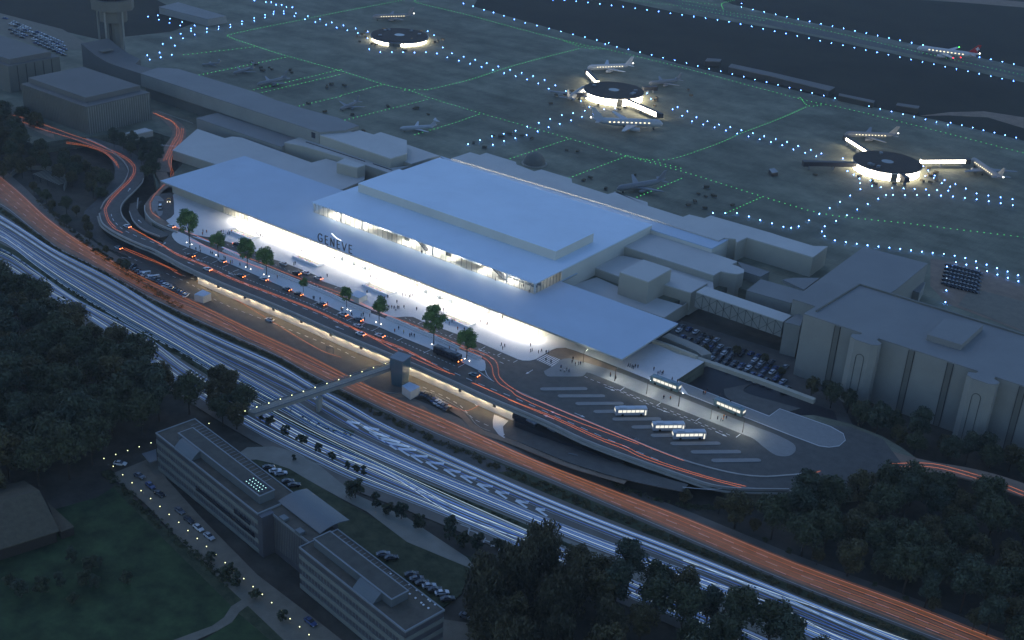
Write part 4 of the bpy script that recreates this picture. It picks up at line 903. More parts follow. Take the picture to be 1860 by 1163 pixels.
def make_car(color,lights,label,cat='car',van=False):
    r=empty('parked_car' if not lights else 'car',(0,0,0),label,cat)
    mb=MB(); loft(mb,[carsec(-2.2,1.5,.45,.85),carsec(-2.05,1.74,.28,.98),carsec(-.9,1.8,.22,1.0),carsec(.9,1.8,.22,.98),carsec(1.75,1.74,.24,.86),carsec(2.15,1.55,.36,.68),carsec(2.25,1.3,.42,.6)],CP[color]); local(mb,'body',r,False)
    mb=MB()
    if van: secs=[(-2.0,1.6,1.7),(-1.9,1.6,1.95),(1.0,1.6,1.95),(1.7,1.5,1.0)]
    else: secs=[(-1.75,1.5,1.0),(-1.05,1.36,1.40),(.15,1.34,1.44),(1.05,1.5,.97)]
    loft(mb,[(x,[(-w/2*1.08,.92),(-w/2,z-.06),(-w/2*.85,z),(w/2*.85,z),(w/2,z-.06),(w/2*1.08,.92)]) for x,w,z in secs],M['dglass']); cb=local(mb,'cabin',r)
    mb=MB(); zt=1.96 if van else 1.43; mb.box((-.45,0,zt),(1.15 if not van else 2.6,1.18,.06),CP[color]); c2=mb.build('roof_panel'); c2.parent=r
    for x in (-1.35,1.4):
        for y in (-.82,.82): local(MB().tube([(x,y-.1,.33),(x,y+.1,.33)],.33,M['rubber'],10),'wheel',r)
    for y in (-.62,.62):
        local(MB().box((-2.2,y,.72),(.14,.42,.24),E_['tail'] if lights else M['ridge']),'tail_light',r)
        local(MB().box((2.2,y,.55),(.1,.34,.16),E_['head'] if lights==2 else M['white']),'headlight',r)
    proto_done(r); return r
protos={}
def hd(p,d,z):
    a=P(p,z); b_=P((p[0]+d[0],p[1]+d[1]),z); return math.atan2((b_-a).y,(b_-a).x)
NAMED={}
def put_car(color,lights,p,d,z,label,group,van=False):
    key=(color,lights,van)
    if key not in protos: protos[key]=make_car(color,lights,label,'van' if van else 'car',van); o=protos[key]; a=P(p,z); o.location=a; o.rotation_euler=(0,0,hd(p,d,z)); o['label']=label; o['group']=group; return o
    return dup(protos[key],P(p,z),hd(p,d,z),label,group)
UL=(-10,-4.1)
rowA=[((403,476),'silver'),((346,466),'black'),((437,503),'black'),((479,509),'silver'),((521,527),'grey'),((542,536),'black'),((584,554),'grey'),((623,573),'silver'),((650.5,582),'grey'),((861,683),'teal')]
rowA.sort()
cnt={}
for (p,c) in rowA: cnt[c]=cnt.get(c,0)+1
k={}
for (p,c) in rowA:
    k[c]=k.get(c,0)+1
    put_car(c,1,p,UL,.07,f'{ORD[k[c]-1]} {c} car from the left beside the median pavement, orange tail lights lit','cars along the median pavement')
for p,c,l in (((377,491),'white','pale car driving on the raised road with rear lights glowing, left of the brackets'),((650,594.5),'silver','silver saloon driving beside the red streaks with no lights lit'),((655,608.5),'white','pinkish white car driving beside the raised road parapet'),((690,611.5),'silver','silver car alone in the kerb lane right of the long plaza tree shadow'),
    ((231,413),'silver','silver car rounding the curve of the elevated road at left')):
    put_car(c,1 if 'no lights' not in l else 0,p,UL,.07,l,'cars driving on the raised road')
inner=[((431,446),'black',2),((471,462),'black',0),((515,481),'silver',0),((538.6,498),'black',1),((555.6,497.5),'white',0),((578,507),'silver',1)]
for i,(p,c,l) in enumerate(inner): put_car(c,l,p,(10,4.1) if l==2 else UL,.07,f'{ORD[i]} car from the left in the inner lane along the bright plaza','cars in the inner lane')
put_car('white',1,(311,413),UL,.07,'pinkish white car on the forecourt ramp left of the first tree','cars on the forecourt ramp')
put_car('yellow',2,(306.7,366),(-1,10),.22,'orange car facing the camera on the dark lane under the canopy corner','cars near the canopy corner')
put_car('white',0,(291.5,378),(2,-10),.25,'white van parked in the small bay on the left traffic island','cars near the canopy corner',True)
put_car('silver',1,(215,452),UL,L_+.35,'silver car on the outer link road at lower left','cars on the lower road')
put_car('yellow',1,(365,514),UL,L_+.25,'yellow taxi on the lower road left of the cube kiosk','cars on the lower road')
put_car('white',0,(490,583),UL,L_+.25,'plain white car on the lower road right of the cube kiosk','cars on the lower road')
put_car('black',1,(882,731),(-2,-10),L_+.25,'black car turning under the raised road near the white gore lines','cars on the lower road')
# rows of parked cars by the lower car parks
cols=['black','grey','silver','white','blue','black']
for i,(x,y) in enumerate([(778,812),(812,832),(846,850),(880,868),(930,892),(965,906),(1000,924),(1045,944),(1080,962),(1110,985),(1150,1000),(1190,1018),(1230,1040),(1270,1062),(1310,1082),(1350,1105),(700,762),(728,790),(756,770)]):
    put_car(cols[(i*5)%6],0,q('r2',x,y),(6,-5),L_+.2,f'{cols[(i*5)%6]} car parked in the dark strip between carriageway and lower road','cars in the strip car park')
for i,(x,y) in enumerate([(800,970),(840,990),(880,1015),(920,1040),(955,1065),(990,1090),(1025,1110),(1065,1140)]):
    put_car(cols[(i*5+1)%6],0,q('y5',x,y),(6,-5),L_+.2,f'{cols[(i*5+1)%6]} car parked right of the kiosk at the footbridge tower','cars in the small car park')
for i,(k_,x,y,d) in enumerate([('c1',655,205,(10,1)),('c1',760,272,(8,4)),('c1',820,325,(8,7)),('c1',870,370,(8,5)),('c1',980,462,(10,8)),('c1',1030,512,(10,8)),('c1',1082,556,(10,8)),('c1',1140,602,(10,8)),('c1',1692,1068,(10,8)),
    ('c1',1462,225,(8,-1)),('c1',1500,245,(8,-1)),('c1',1530,258,(8,-1)),('c1',1568,302,(8,-1)),('c1',1602,322,(8,-1)),('c2',228,698,(8,-1)),('c2',272,718,(8,-1)),('c2',382,808,(8,-1)),('c2',410,832,(8,-1)),('c2',440,855,(8,-1)),('c2',478,872,(8,-1)),('c2',510,892,(8,-1)),('c2',548,910,(8,-1)),('c2',578,942,(8,-1)),('c2',680,1038,(8,3)),('c2',728,1058,(8,3)),('c2',838,1132,(10,0))]):
    c_=['white','grey','blue','black','grey','black','white','silver','blue','black','white','silver','black','black','grey','black','black','grey','black','silver','black','white','black','grey','silver','black'][i]
    put_car(c_,0,q(k_,x,y),d,L_+.22,(f'{c_} car parked on the drive in front of the office building' if i<9 else f'{c_} car parked on the grass side behind the office building'),'cars parked round the office building')
# car lot at right, behind the retaining wall, and the yard at the far left
n_=0; rr=random.Random(11)
for i in range(17):
    for j in range(6):
        if rr.random()<.12: continue
        p=(1226+i*12.5+j*7,590+i*4.9+j*12)
        if p[0]>1430: continue
        put_car(cols[rr.randrange(6)],0,p,(8,-6),L_+.25,'car parked in the sunken lot below the lattice bridge','cars in the sunken lot')
for i in range(13):
    for j in range(5):
        if rr.random()<.2: continue
        p=q('lt',60+i*52+j*22,215+i*22+j*42)
        put_car(cols[rr.randrange(6)],0,p,(10,1.5),.1,'car parked in the yard at the upper left corner','cars in the upper left yard')
for i in range(9):
    for j in range(6):
        p=q('b3',1450+i*20-j*4,290+i*5+j*20)
        put_car('black',0,p,(10,4),.1,'dark vehicle parked in tight rows near the right edge','vehicles in the yard at right')
# ---------------------------------------------------------------- buses
def make_bus(color,lit,label,L=12.):
    r=empty('bus',(0,0,0),label,'bus'); h=L/2
    def sec(x,w,z0,z1,): return (x,[(-w*.97,z0),(-w,z0+.3),(-w,z1-.3),(-w*.84,z1),(w*.84,z1),(w,z1-.3),(w,z0+.3),(w*.97,z0)])
    local(loft(MB(),[sec(-h,1.12,.45,3.0),sec(-h+.15,1.25,.35,3.15),sec(h-.5,1.25,.35,3.15),sec(h-.1,1.2,.4,3.0),sec(h,1.1,.5,2.4)],CP[color]),'body',r)
    local(MB().box((-h*.55,0,3.25),(2.6,1.7,.28),CP[color]).box((h*.35,0,3.2),(1.6,1.5,.2),CP[color]),'roof_unit',r)
    g=E_['bus'] if lit else M['dglass']
    for s_ in (-1,1):
        mb=MB(); n=6; wl=(L-2.2)/n
        for i in range(n): mb.box((-h+.9+wl*(i+.5),s_*1.255,2.05),(wl-.22,.03,1.05),g)
        local(mb,'side_window',r)
    local(MB().box((h-.02,0,1.95),(.12,2.0,1.3),g),'windscreen',r)
    local(MB().box((-h-.01,0,2.1),(.06,1.9,.8),g),'rear_window',r)
    for x in (-h*.55,h*.62):
        for y in (-1.1,1.1): local(MB().tube([(x,y-.16,.5),(x,y+.16,.5)],.5,M['rubber'],12),'wheel',r)
    if lit==1: local(MB().box((h-.7,-1.27,1.4),(.5,.05,2.1),E_['bus']),'door',r)
    for y in (-.85,.85):
        local(MB().box((-h-.04,y,.9),(.08,.35,.3),E_['tail'] if lit==0 else M['ridge']),'tail_light',r)
        local(MB().tube([(h-.1,y*1.4,2.7),(h+.3,y*1.55,2.6)],.09,M['dark'],5),'mirror',r)
    proto_done(r); return r
bp={}
def put_bus(c,lit,p0,p1,z,label,group=None,inv=1):
    A,B=P(p0,z),P(p1,z); d_=(B-A).normalized(); n_=Vector((-d_.y,d_.x,0)); c_=(A+B)/2+n_*1.25*inv; L=(B-A).length
    rz=math.atan2(d_.y,d_.x)
    if (c,lit) not in bp: bp[(c,lit)]=make_bus(c,lit,label); o=bp[(c,lit)]; o.location=c_; o.rotation_euler=(0,0,rz)
    else: o=dup(bp[(c,lit)],c_,rz,label)
    o.scale=(L/12,min(1.12,L/12),min(1.12,L/12)); 
    if group: o['group']=group
    return o
bg='buses with lit windows'
put_bus('silver',1,q('bs',232,350),q('bs',590,345),.07,'lit pale bus between bay kerbs, leftmost of the three bay buses',bg)
put_bus('silver',1,q('bs',652,522),q('bs',1012,518),.07,'lit pale bus between bay kerbs, middle one of the three bay buses',bg)
put_bus('silver',1,q('bs',880,618),q('bs',1250,612),.07,'lit pale bus between bay kerbs, rightmost of the three bay buses',bg)
put_bus('teal',2,q('y4',935,958),q('y4',618,838),.07,'teal bus with bright windows beside the paved area at the canopy corner',bg,-1)
put_bus('teal',2,q('bs',1655,370),q('bs',1330,235),.07,'dark teal bus with bright windows, the rightmost on the street above the island',bg,-1)
put_bus('black',0,q('y5',1185,628),q('y5',905,505),.07,'black coach parked on the raised road between two trees','coaches',-1)
put_bus('black',0,q('y5',455,600),q('y5',175,490),L_+.25,'black coach half hidden under the raised road left of the footbridge tower','coaches',-1)
put_bus('white',0,q('y5',955,850),q('y5',675,725),L_+.25,'white coach on the lower road right of the footbridge tower','coaches',-1)
for i,(a,b_) in enumerate((((832,872),(958,858)),((930,918),(1060,900)))):
    put_bus('white',0,q('r2',*a),q('r2',*b_),L_+.25,f'white truck parked by the carriageway, {"left" if i==0 else "right"} one of the pair','parked trucks')
# ================================================================ people
SK=mat('skin',(.35,.2,.14),.7,0); HR=mat('dark_hair',(.02,.015,.01),.8,0)
def make_person(stride,shirt,trou,arm):
    """one continuous skinned body, hair as its own child"""
    V=[(0,0,.95),(0,0,1.2),(0,0,1.42),(0,0,1.52),(.02,0,1.63),(.03,0,1.74),
       (0,.17,1.40),(arm*.10,.24,1.14),(arm*.22,.22,.92),(0,-.17,1.40),(-arm*.10,-.24,1.14),(-arm*.16,-.22,.92),
       (0,.09,.90),(stride*.5,.10,.50),(stride*.45-.05,.10,.08),(stride*.45+.12,.10,.04),(0,-.09,.90),(-stride*.35+.05,-.10,.50),(-stride*.9,-.10,.08),(-stride*.9+.16,-.10,.04)]
    Ed=[(0,1),(1,2),(2,3),(3,4),(4,5),(2,6),(6,7),(7,8),(2,9),(9,10),(10,11),(0,12),(12,13),(13,14),(14,15),(0,16),(16,17),(17,18),(18,19)]
    Rd=[.14,.145,.13,.055,.09,.085,.07,.05,.035,.07,.05,.035,.10,.065,.045,.04,.10,.065,.045,.04]
    me=bpy.data.meshes.new('person_body'); me.from_pydata(V,Ed,[]); o=bpy.data.objects.new('tmp',me); C.objects.link(o)
    md=o.modifiers.new('s','SKIN'); md.use_smooth_shade=True
    for i,sv in enumerate(me.skin_vertices[0].data): sv.radius=(Rd[i]*1.12,Rd[i]*1.12); sv.use_root=(i==0)
    dg=bpy.context.evaluated_depsgraph_get(); dg.update(); m2=bpy.data.meshes.new_from_object(o.evaluated_get(dg)); bpy.data.objects.remove(o)
    m2.materials.clear()
    for mm in (shirt,trou,SK): m2.materials.append(mm)
    for f in m2.polygons:
        c=f.center; f.material_index=2 if c.z>1.47 else (0 if c.z>.98 or abs(c.y)>.17 and c.z>.9 else 1)
    b=bpy.data.objects.new('person',m2); C.objects.link(b)
    h=MB().dome((.01,0,1.67),.105,HR,8,3).build('hair'); h.parent=b
    KIDS[b.name]=[h]; return b
def cloth(n,c): return mat(n,c,.8,0)
CL=dict(black=cloth('black_cloth',(.015,.015,.02)),navy=cloth('navy_cloth',(.03,.04,.1)),orange=cloth('orange_cloth',(.55,.16,.04)),white=cloth('white_cloth',(.65,.65,.68)),yellow=cloth('yellow_cloth',(.6,.45,.05)),grey=cloth('grey_cloth',(.09,.09,.1)),teal=cloth('teal_cloth',(.04,.12,.14)),brown=cloth('brown_cloth',(.14,.08,.05)))
pp=[]
styles=[('black','black',.5),('black','grey',.0),('navy','black',.45),('grey','black',.1),('orange','black',.3),('white','black',.4),('yellow','grey',.1),('teal','black',.5),('brown','navy',.0)]
for s_,t_,st in styles: o=make_person(st,CL[s_],CL[t_],st+.15); o.location=(0,0,-3000); pp.append(o)
used=set()
people='''y1 550,635 590,640 545,665 755,640 778,638 828,662 848,660 1155,655 1170,690 1197,682 1215,690 1522,780 1210,830 402,815 515,815 470,835 520,860 635,875 655,885 800,940 860,985 878,980 965,1010 1035,1025 1570,1005 1585,995 1660,850 1740,745 1752,745 1385,1150 870,640 725,915 785,930
y2 240,225 298,255 410,312 368,345 388,345 212,455 720,430 672,465 700,465 765,490 797,465 660,640 1062,670 1090,670 1135,690 1145,680 1168,675 858,710 893,690 905,810 937,810 890,845 965,815 982,835 1002,812 1018,815 1075,808 995,750 1217,830 1222,568 1468,775 1478,835 1520,838 1708,822 1742,850 1583,995 1615,965 1637,965 1678,1050 1752,1060 1350,890 55,705 67,705 133,720 217,770 370,835 385,835 487,890 595,900 617,890 632,945 690,905 970,1075 1015,1045 1072,1090 1140,1125 1160,1120 1190,1130 1820,825
y3 325,475 352,470 390,500 407,500 433,475 575,425 560,735 575,775 597,750 887,740 888,805 905,800 977,820 1010,805 1063,820 1092,820 1060,905 1118,930 1355,930 1365,890 1392,955 1425,945 1448,945 1230,985 1225,1020 1268,1030 1295,1015 1320,1030 1785,1080 1843,1110 210,330
y4 378,660 397,665 420,675 436,685 455,668 485,675 665,700 710,750 733,740 755,750 770,740 175,760 235,790 775,1020 850,1030 870,815 1220,970 1240,972 1260,940 930,840
bs 1380,385 1418,405 1440,405 1450,370 1478,380 1405,140 1525,200
y5 1090,465 1165,500'''
rp=random.Random(5); NM=dict(black='all black',navy='a navy top',orange='an orange top',white='a white top',yellow='a yellow top',teal='a teal top',grey='a grey top',brown='a brown top')
def place(i,loc,rz,area):
    s_=styles[i]; lab=f'person in {NM[s_[0]]} {"walking" if s_[2]>.25 else "standing"} {area}'
    if i not in used: used.add(i); o=pp[i]; o.location=loc; o.rotation_euler=(0,0,rz)
    else: o=dup(pp[i],loc,rz)
    tag(o,lab,'person','people '+area)
k_='A'
for t_ in people.split():
    if ',' not in t_: k_=t_; continue
    px=q(k_,*[float(a) for a in t_.split(',')]); 
    w_=P(px,.17)
    if k_=='y4' or k_=='bs' or (k_=='y3' and px[0]>1030): area='by the bus island and street'
    elif w_.y<349.5: area='on the median pavement'
    elif w_.y>379: area='by the glass front of the terminal'
    else: area='on the bright plaza'
    i=rp.choices(range(9),[8,6,4,4,2,2,1,1,2])[0]
    w_.z=.18; place(i,w_,rp.random()*6.28,area)
for px in Q('z7 1030,760 1055,755 1120,820 745,680 z6 1400,810'):
    w_=P(px,CT+.12); place(rp.randrange(4),w_,rp.random()*6,'behind the glass of the upper hall')
for i in range(9):
    if i not in used: place(i,P(q('y2',700+i*13,700),.18),1,'on the bright plaza')
# ================================================================ street lamps, pavement lights
sl0=None
for i,(x,y) in enumerate(Q('y3 1480,925 y4 225,820 583,965 943,1105 bs 1303,380 1662,530')):
    p=P((x,y),.17)
    if sl0 is None:
        sl0=empty('street_lamp',p,'','street lamp'); 
        local(MB().tube([(0,0,0),(0,0,5.2)],.09,M['ridge'],6,[.12,.07]),'post',sl0); local(MB().tube([(0,0,5.1),(0,1.3,5.35)],.05,M['ridge'],5),'arm',sl0)
        hdm=MB().box((0,1.5,5.38),(.35,1.0,.1),M['steel']); local(hdm,'lamp_head',sl0); local(MB().box((0,1.5,5.31),(.3,.8,.03),E_['street']),'diffuser',sl0); proto_done(sl0); o=sl0
    else: o=dup(sl0,p)
    o['label']=f'slender street lamp with a lit head on the bus island, {ORD[i]} from the left'; o['group']='street lamps on the bus island'
pl0=None
for (x,y) in Q('y1 365,750 422,772 695,888 1032,1025 1085,1048 1233,1108 1290,1130 y2 385,800 440,823 475,835 762,965 818,988 y5 893,410 1262,572 1316,595'):
    p=P((x,y),.17)
    if pl0 is None:
        pl0=empty('pavement_light',p,'small white glowing marker light set in the median pavement','pavement light','marker lights along the median pavement')
        local(MB().prism(ngon((0,0),.28,8),0,.12,M['steel']),'housing',pl0); local(MB().dome((0,0,.12),.2,E_['head'],8,2),'lens',pl0); proto_done(pl0)
    else: dup(pl0,p)
pa=None
for (x,y) in Q('c1 824,93 760,114 697,135 632,156 568,178 619,221 670,267 721,311 770,354 822,397 873,440 923,484 975,527 1025,572 1076,615 1126,659 1177,703 1228,747 1278,791 1329,834 1380,878 1430,920 1481,965 1533,1009 1581,1053 1633,1097 1684,1140 1735,1185 o1 680,195'):
    p=P((x,y),L_+.2); p=P((x,y+2.5),L_+.2)
    if pa is None:
        pa=empty('path_lamp',p,'small yellowish lamp post along the hedge path by the office drive','path lamp','path lamps along the office drive')
        local(MB().tube([(0,0,0),(0,0,1.0)],.05,M['dark'],5),'post',pa); local(MB().dome((0,0,1.1),.16,E_['path'],8,2,True),'globe',pa); proto_done(pa)
    else: dup(pa,p)
# ================================================================ taxiway lights
blue_pts='''a2 665,20 718,35 776,54 828,69 885,88 942,107 1001,126 1065,141 1131,157 1196,173 1261,189 1326,204 1391,220 1437,242 1455,236 1500,257 1563,271 1626,286 1689,301 1751,316 1815,331
a3 20,345 82,361 144,376 207,390 270,405 332,420 394,435 456,449 519,464 581,479 643,494 705,508 767,522 829,537 890,551 952,566 1014,580 1075,595 1137,609 1199,624 1260,638 1321,652 1382,667 1443,682 1458,670 1519,684 1579,697 1637,711 1697,724 1755,738 1815,751
a2 1152,0 1215,2 1279,8 1343,15 1407,22 1471,30 1535,38 1600,46 1664,55 1728,64 1791,73 1855,82
a3 60,91 125,100 189,110 252,120 315,132 376,145 438,158 501,171 562,184 624,197 687,210 749,223 810,236 872,249 934,262 996,274 1058,287 1120,300 1182,313 1244,326 1305,339 1367,352 1429,365 1491,378 1552,391 1614,404 1677,417 1739,430 1801,443
a3 320,20 320,40 382,53 444,66 506,79 568,92 629,105 691,118 753,130 815,143 876,156 938,169 1000,182 1061,195 1123,208 1184,221 1246,234 1308,246 1370,259 1432,272 1616,313 1678,324 1740,337 1802,350
a2 602,293 666,311 729,328 792,346 854,364 919,382 981,399 1044,416 1106,438 1165,467 577,315 639,332 701,349 763,366 825,383 886,400 949,417 1011,435 1072,456 1129,485 1190,505 1222,498
a3 26,608 75,641 135,662 197,680 259,694 320,710 382,727 444,743 506,759 568,775 628,797 697,818 755,838 51,663 112,680 173,696 235,713 297,729 358,745 419,761 480,776 542,793 603,816 667,834 727,852
a2 152,270 212,285 275,286 336,286 398,288 460,287 520,293 553,260 528,221 505,194 470,172 143,173 143,210 12,140 33,167 78,157 90,182
a1 1385,3 1447,12 1477,12 1503,27 1533,27 1560,41 1591,41 1610,74 1603,90 1660,107 1676,90 1741,107 1717,122 1775,137 1806,124 1833,152 1545,63 1545,75 1489,65 1489,79 1443,83 1443,97 1384,100 1384,115 1317,118 1317,132 1254,135 1254,150 1190,147 1190,160 1126,158 1126,176 1040,158 1040,171 1060,140 1060,190 992,122 982,141 925,104 923,126 859,86 865,108 806,93 984,186 996,211 931,208 952,250 886,241 868,288 935,300 802,303 875,314 815,326 738,319 673,334
a2 690,787 755,766 819,744 884,730 949,714 1012,692 1075,671 1137,650 1200,629 1262,618 1325,605 825,790 885,769 947,754 1008,738 1068,717 1128,695 1189,677 1250,658 1310,638 1372,622 1303,553 1350,583 1430,598 1490,592 1663,510 1685,540 1803,597 1830,585 1855,632
a3 872,865 897,933 930,953 962,975 966,1000 967,1032 912,1067 856,1101 800,1135 990,957 1022,985 1031,1015 1080,1022 1141,1025 1202,1028 1262,1031 1324,1034 1385,1037 1445,1040 1310,907 1336,930 1320,960 1372,958 1366,972 1425,983 1410,999 1484,1004 1456,1018 1541,1029 1600,1056 1600,1088 1664,1067 1666,1098 1730,1077 1731,1109 1795,1087 1796,1120 1064,1084 1007,1113 951,1143 1107,1064 1145,1063 1210,1064 1275,1064 1341,1065 1406,1067 1471,1072 1536,1080
b3 165,0 232,0 295,0 360,18 422,38 486,56 548,74 590,80 631,72 687,40 744,5 894,12 835,42 773,72 757,100 772,126 828,149 888,158 947,167 1006,175 1065,182 1125,188 1184,195 1243,203 1302,210 1361,216 1421,222 1480,232 1538,245 1596,263 1654,281 1711,300 1768,318 1826,338 1487,268 1544,281 1601,298 1657,317 1713,335 1769,353 1827,371 1438,291 1437,356 1435,421 1430,485'''
bl0=None; nb_=0
k_='A'; bl=[]
for t_ in blue_pts.split():
    if ',' not in t_: k_=t_; continue
    bl.append(P(q(k_,*[float(a) for a in t_.split(',')]),.8))
bl.sort(key=lambda p:p.length)
rest=MB()
for p in bl:
    p=Vector((p.x,p.y,.05))
    if nb_>=300:
        rest.dome(p+Vector((0,0,.85)),.30,E_['blue'],6,1,True); continue
    if bl0 is None:
        bl0=MB().tube([(0,0,0),(0,0,.7)],.08,M['dark'],4).dome((0,0,.95),.24,E_['blue'],6,1,True).dome((0,0,1.16),.14,E_['bluew'],6,1).build('taxiway_light'); bl0.location=p
        tag(bl0,'blue taxiway edge light glowing on a short stake beside the apron','taxiway light','blue taxiway edge lights')
    else: dup(bl0,p)
    nb_+=1
if rest.v: tag(rest.build('distant_taxiway_lights'),'the most distant blue taxiway edge lights along the top edge','taxiway lights',kind='stuff')
green='''a2 0,65 345,0|a1 1858,65 1560,125 1270,185 1255,205 1400,255 1570,308 1858,388 a2 230,460 370,492 470,530 760,618 1240,755 1550,850 1858,935 a3 435,1072 740,1160 b3 980,30 1200,52 1530,92 1900,135
a2 405,0 420,18 680,80 930,148 1290,240 1440,268 1858,370 a3 620,535 780,570 900,595 1300,692 1900,845|a3 640,533 685,578 760,572|a2 1215,225 1330,262 1440,268
a2 470,490 700,435 900,370 1100,315 1300,265|a1 1000,300 1400,255|a1 1085,410 1570,310|a1 1360,495 1858,380|a1 1405,510 1858,405|a1 1630,578 1858,525|a2 0,520 230,460|a2 20,655 480,540|a2 400,735 600,675 760,620
a2 920,865 1240,757|a2 1240,970 1552,852|a2 1610,1075 1858,970|a2 1600,865 1750,872 1858,850 a3 200,780 330,722 520,650 680,580|a3 240,1160 435,1072|a2 1560,850 1740,890 1858,920
a3 0,20 240,65 700,150 1300,288 1900,420|a3 0,45 200,75 450,115|a3 220,50 215,20 290,0|a2 345,492 400,490 470,490|a2 1545,0 1858,35|a2 1820,0 1858,5 a3 200,30'''
gl=[]
for ln in green.replace('\n','|').split('|'):
    w_=smoothpath([P(p,.07) for p in Q(ln)],4)
    # even spacing in metres, about what the photo shows
    gl+=resample(w_,3.4)
gl.sort(key=lambda p:p.length); g0=None; rest=MB(); nn=0
for p in gl:
    if nn<300:
        if g0 is None:
            g0=MB().prism(ngon((0,0),.25,6),0,.06,M['dark']).dome((0,0,.06),.34,E_['green'],6,1).build('centreline_light'); g0.location=p
            tag(g0,'small green centreline light set flush in the apron','centreline light','green centreline lights')
        else: dup(g0,p)
        nn+=1
    else: rest.dome(p+Vector((0,0,.05)),.38,E_['green'],5,1)
tag(rest.build('distant_centreline_lights'),'the more distant green centreline lights in dotted rows across the apron','centreline lights',kind='stuff')
# ================================================================ aircraft
PLM=mat('aircraft_skin',(.42,.44,.46),.4,.05,.5); PLW=mat('pale_aircraft_skin',(.55,.53,.52),.4,.04,.5); PLD=mat('dark_aircraft_skin',(.20,.21,.22),.45,.05,.5); REDM=mat('red_tail_paint',(.45,.02,.02),.5,0)
def aircraft(label,nose,tail,skin,ttail=False,lit=True,cross=False,z=0,wing=1.0):
    N,T_=P(nose,z),P(tail,z); d_=N-T_; L=d_.length; rz=math.atan2(d_.y,d_.x)
    e=empty('airliner',(N+T_)/2*1.0,label,'aircraft'); e.location.z=z; e.rotation_euler=(0,0,rz)
    s=L/38.; rad=2.0*s; zc=3.6*s; h=L/2
    xs=[h,h*.97,h*.9,h*.8,-h*.35,-h*.65,-h*.88,-h]; rs_=[.05,.5,.85,1,1,.85,.45,.15]; dz=[-.3,-.2,-.05,0,0,.15,.55,.8]
    mb=MB(); n=14; vs=[];fs=[]
    for x,r_,dd in zip(xs,rs_,dz):
        for k in range(n):
            a=2*math.pi*k/n; vs.append((x,rad*r_*math.cos(a),zc+rad*(dd+r_*math.sin(a))))
    for i in range(len(xs)-1):
        for k in range(n): fs.append((i*n+k,i*n+(k+1)%n,(i+1)*n+(k+1)%n,(i+1)*n+k))
    fs+=[tuple(range(n-1,-1,-1)),tuple(range((len(xs)-1)*n,len(xs)*n))]
    mb.add(vs,fs,skin); local(mb,'fuselage',e,True)
    def plate(pts,th,m,name):
        mb=MB(); m_=len(pts); vs=[Vector(p)+Vector((0,0,th/2)) for p in pts]+[Vector(p)-Vector((0,0,th/2)) for p in pts]
        fs=[tuple(range(m_)),tuple(range(2*m_-1,m_-1,-1))]+[(i,(i+1)%m_,m_+(i+1)%m_,m_+i) for i in range(m_)]
        mb.add(vs,fs,m); return local(mb,name,e)
    wy=17*s*wing
    for sd in (-1,1):
        plate([(h*.28,sd*rad*.7,zc-rad*.5),(-h*.02,sd*rad*.7,zc-rad*.5),(-h*.30,sd*wy,zc+.35*s),(-h*.22,sd*wy,zc+.35*s)],.45*s,skin,'wing')
        if not ttail: local(MB().tube([(h*.30,sd*wy*.36,zc-rad*.95),(h*.16,sd*wy*.36,zc-rad*.95),(h*.02,sd*wy*.36,zc-rad*.9)],1.0*s,skin,10,[1.0*s,1.05*s,.6*s]),'engine',e,True)
        else: local(MB().tube([(-h*.5,sd*rad*1.35,zc+.3*s),(-h*.75,sd*rad*1.35,zc+.4*s)],.85*s,skin,10),'engine',e,True)
        tz=zc+(6.6*s if ttail else .9*s); tx=-h*.98 if ttail else -h*.86
        plate([(tx+3.4*s,sd*.25*s,tz),(tx,sd*.25*s,tz),(tx-1.5*s,sd*6*s,tz+.2*s),(tx+.2*s,sd*6*s,tz+.2*s)],.25*s,skin,'tailplane')
        if lit:
            mb=MB(); k=-h*.5
            while k<h*.68: mb.box((k,sd*rad*1.0,zc+rad*.18),(.9*s,.12*s,.5*s),E_['cab']); k+=2.3*s
            local(mb,'cabin_windows',e)
    mf=REDM if cross else skin
    mb=MB(); prof=[(-h*.62,zc+rad*.6),(-h*.93,zc+rad*1.0),(-h*1.03,zc+7.2*s),(-h*.92,zc+7.2*s)]; t=.22*s
    vs=[(x,t,z_) for x,z_ in prof]+[(x,-t,z_) for x,z_ in prof]; mb.add(vs,[(0,1,2,3),(7,6,5,4),(0,4,5,1),(1,5,6,2),(2,6,7,3),(3,7,4,0)],mf); fin=local(mb,'tail_fin',e)
    if cross:
        mb=MB()
        for sd in (-1,1):
            mb.box((-h*.925,sd*(t+.03),zc+4.6*s),(2.4*s,.05,.75*s),M['white']); mb.box((-h*.925,sd*(t+.035),zc+4.6*s),(.75*s,.05,2.4*s),M['white'])
        c_=mb.build('cross_emblem'); c_.parent=fin
        local(MB().dome((-h*.25,wy*.99,zc+.6*s),.35,E_['red'],8,2,True),'beacon',e); local(MB().dome((-h*.3,-wy*.99,zc+.6*s),.35,E_['navg'],8,2,True),'beacon',e)
        local(MB().dome((-h*.45,0,zc-rad*1.1),.35,E_['red'],8,2,True),'beacon',e)
    if lit or cross: local(MB().dome((-h*1.02,0,zc+2.0*s),.3*s+.1,E_['head'],8,2,True),'tail_lamp',e)
    for x,y in ((h*.75,0),(-h*.05,2.6*s),(-h*.05,-2.6*s)): local(MB().tube([(x,y,zc-rad),(x,y,.5*s)],.18*s,M['dark'],5).tube([(x,y-.35*s,.5*s),(x,y+.35*s,.5*s)],.5*s,M['rubber'],8),'landing_gear',e)
    return e
aircraft('dark airliner with a row of lit windows behind the leftmost round pier',(676,38),(751,36),PLD)
aircraft('dark airliner with lit windows behind the middle round pier',(1066,131),(1148,128),PLM)
aircraft('grey airliner with lit windows in front of the middle round pier, nose to the right',(1203,236),(1073,232),PLM)
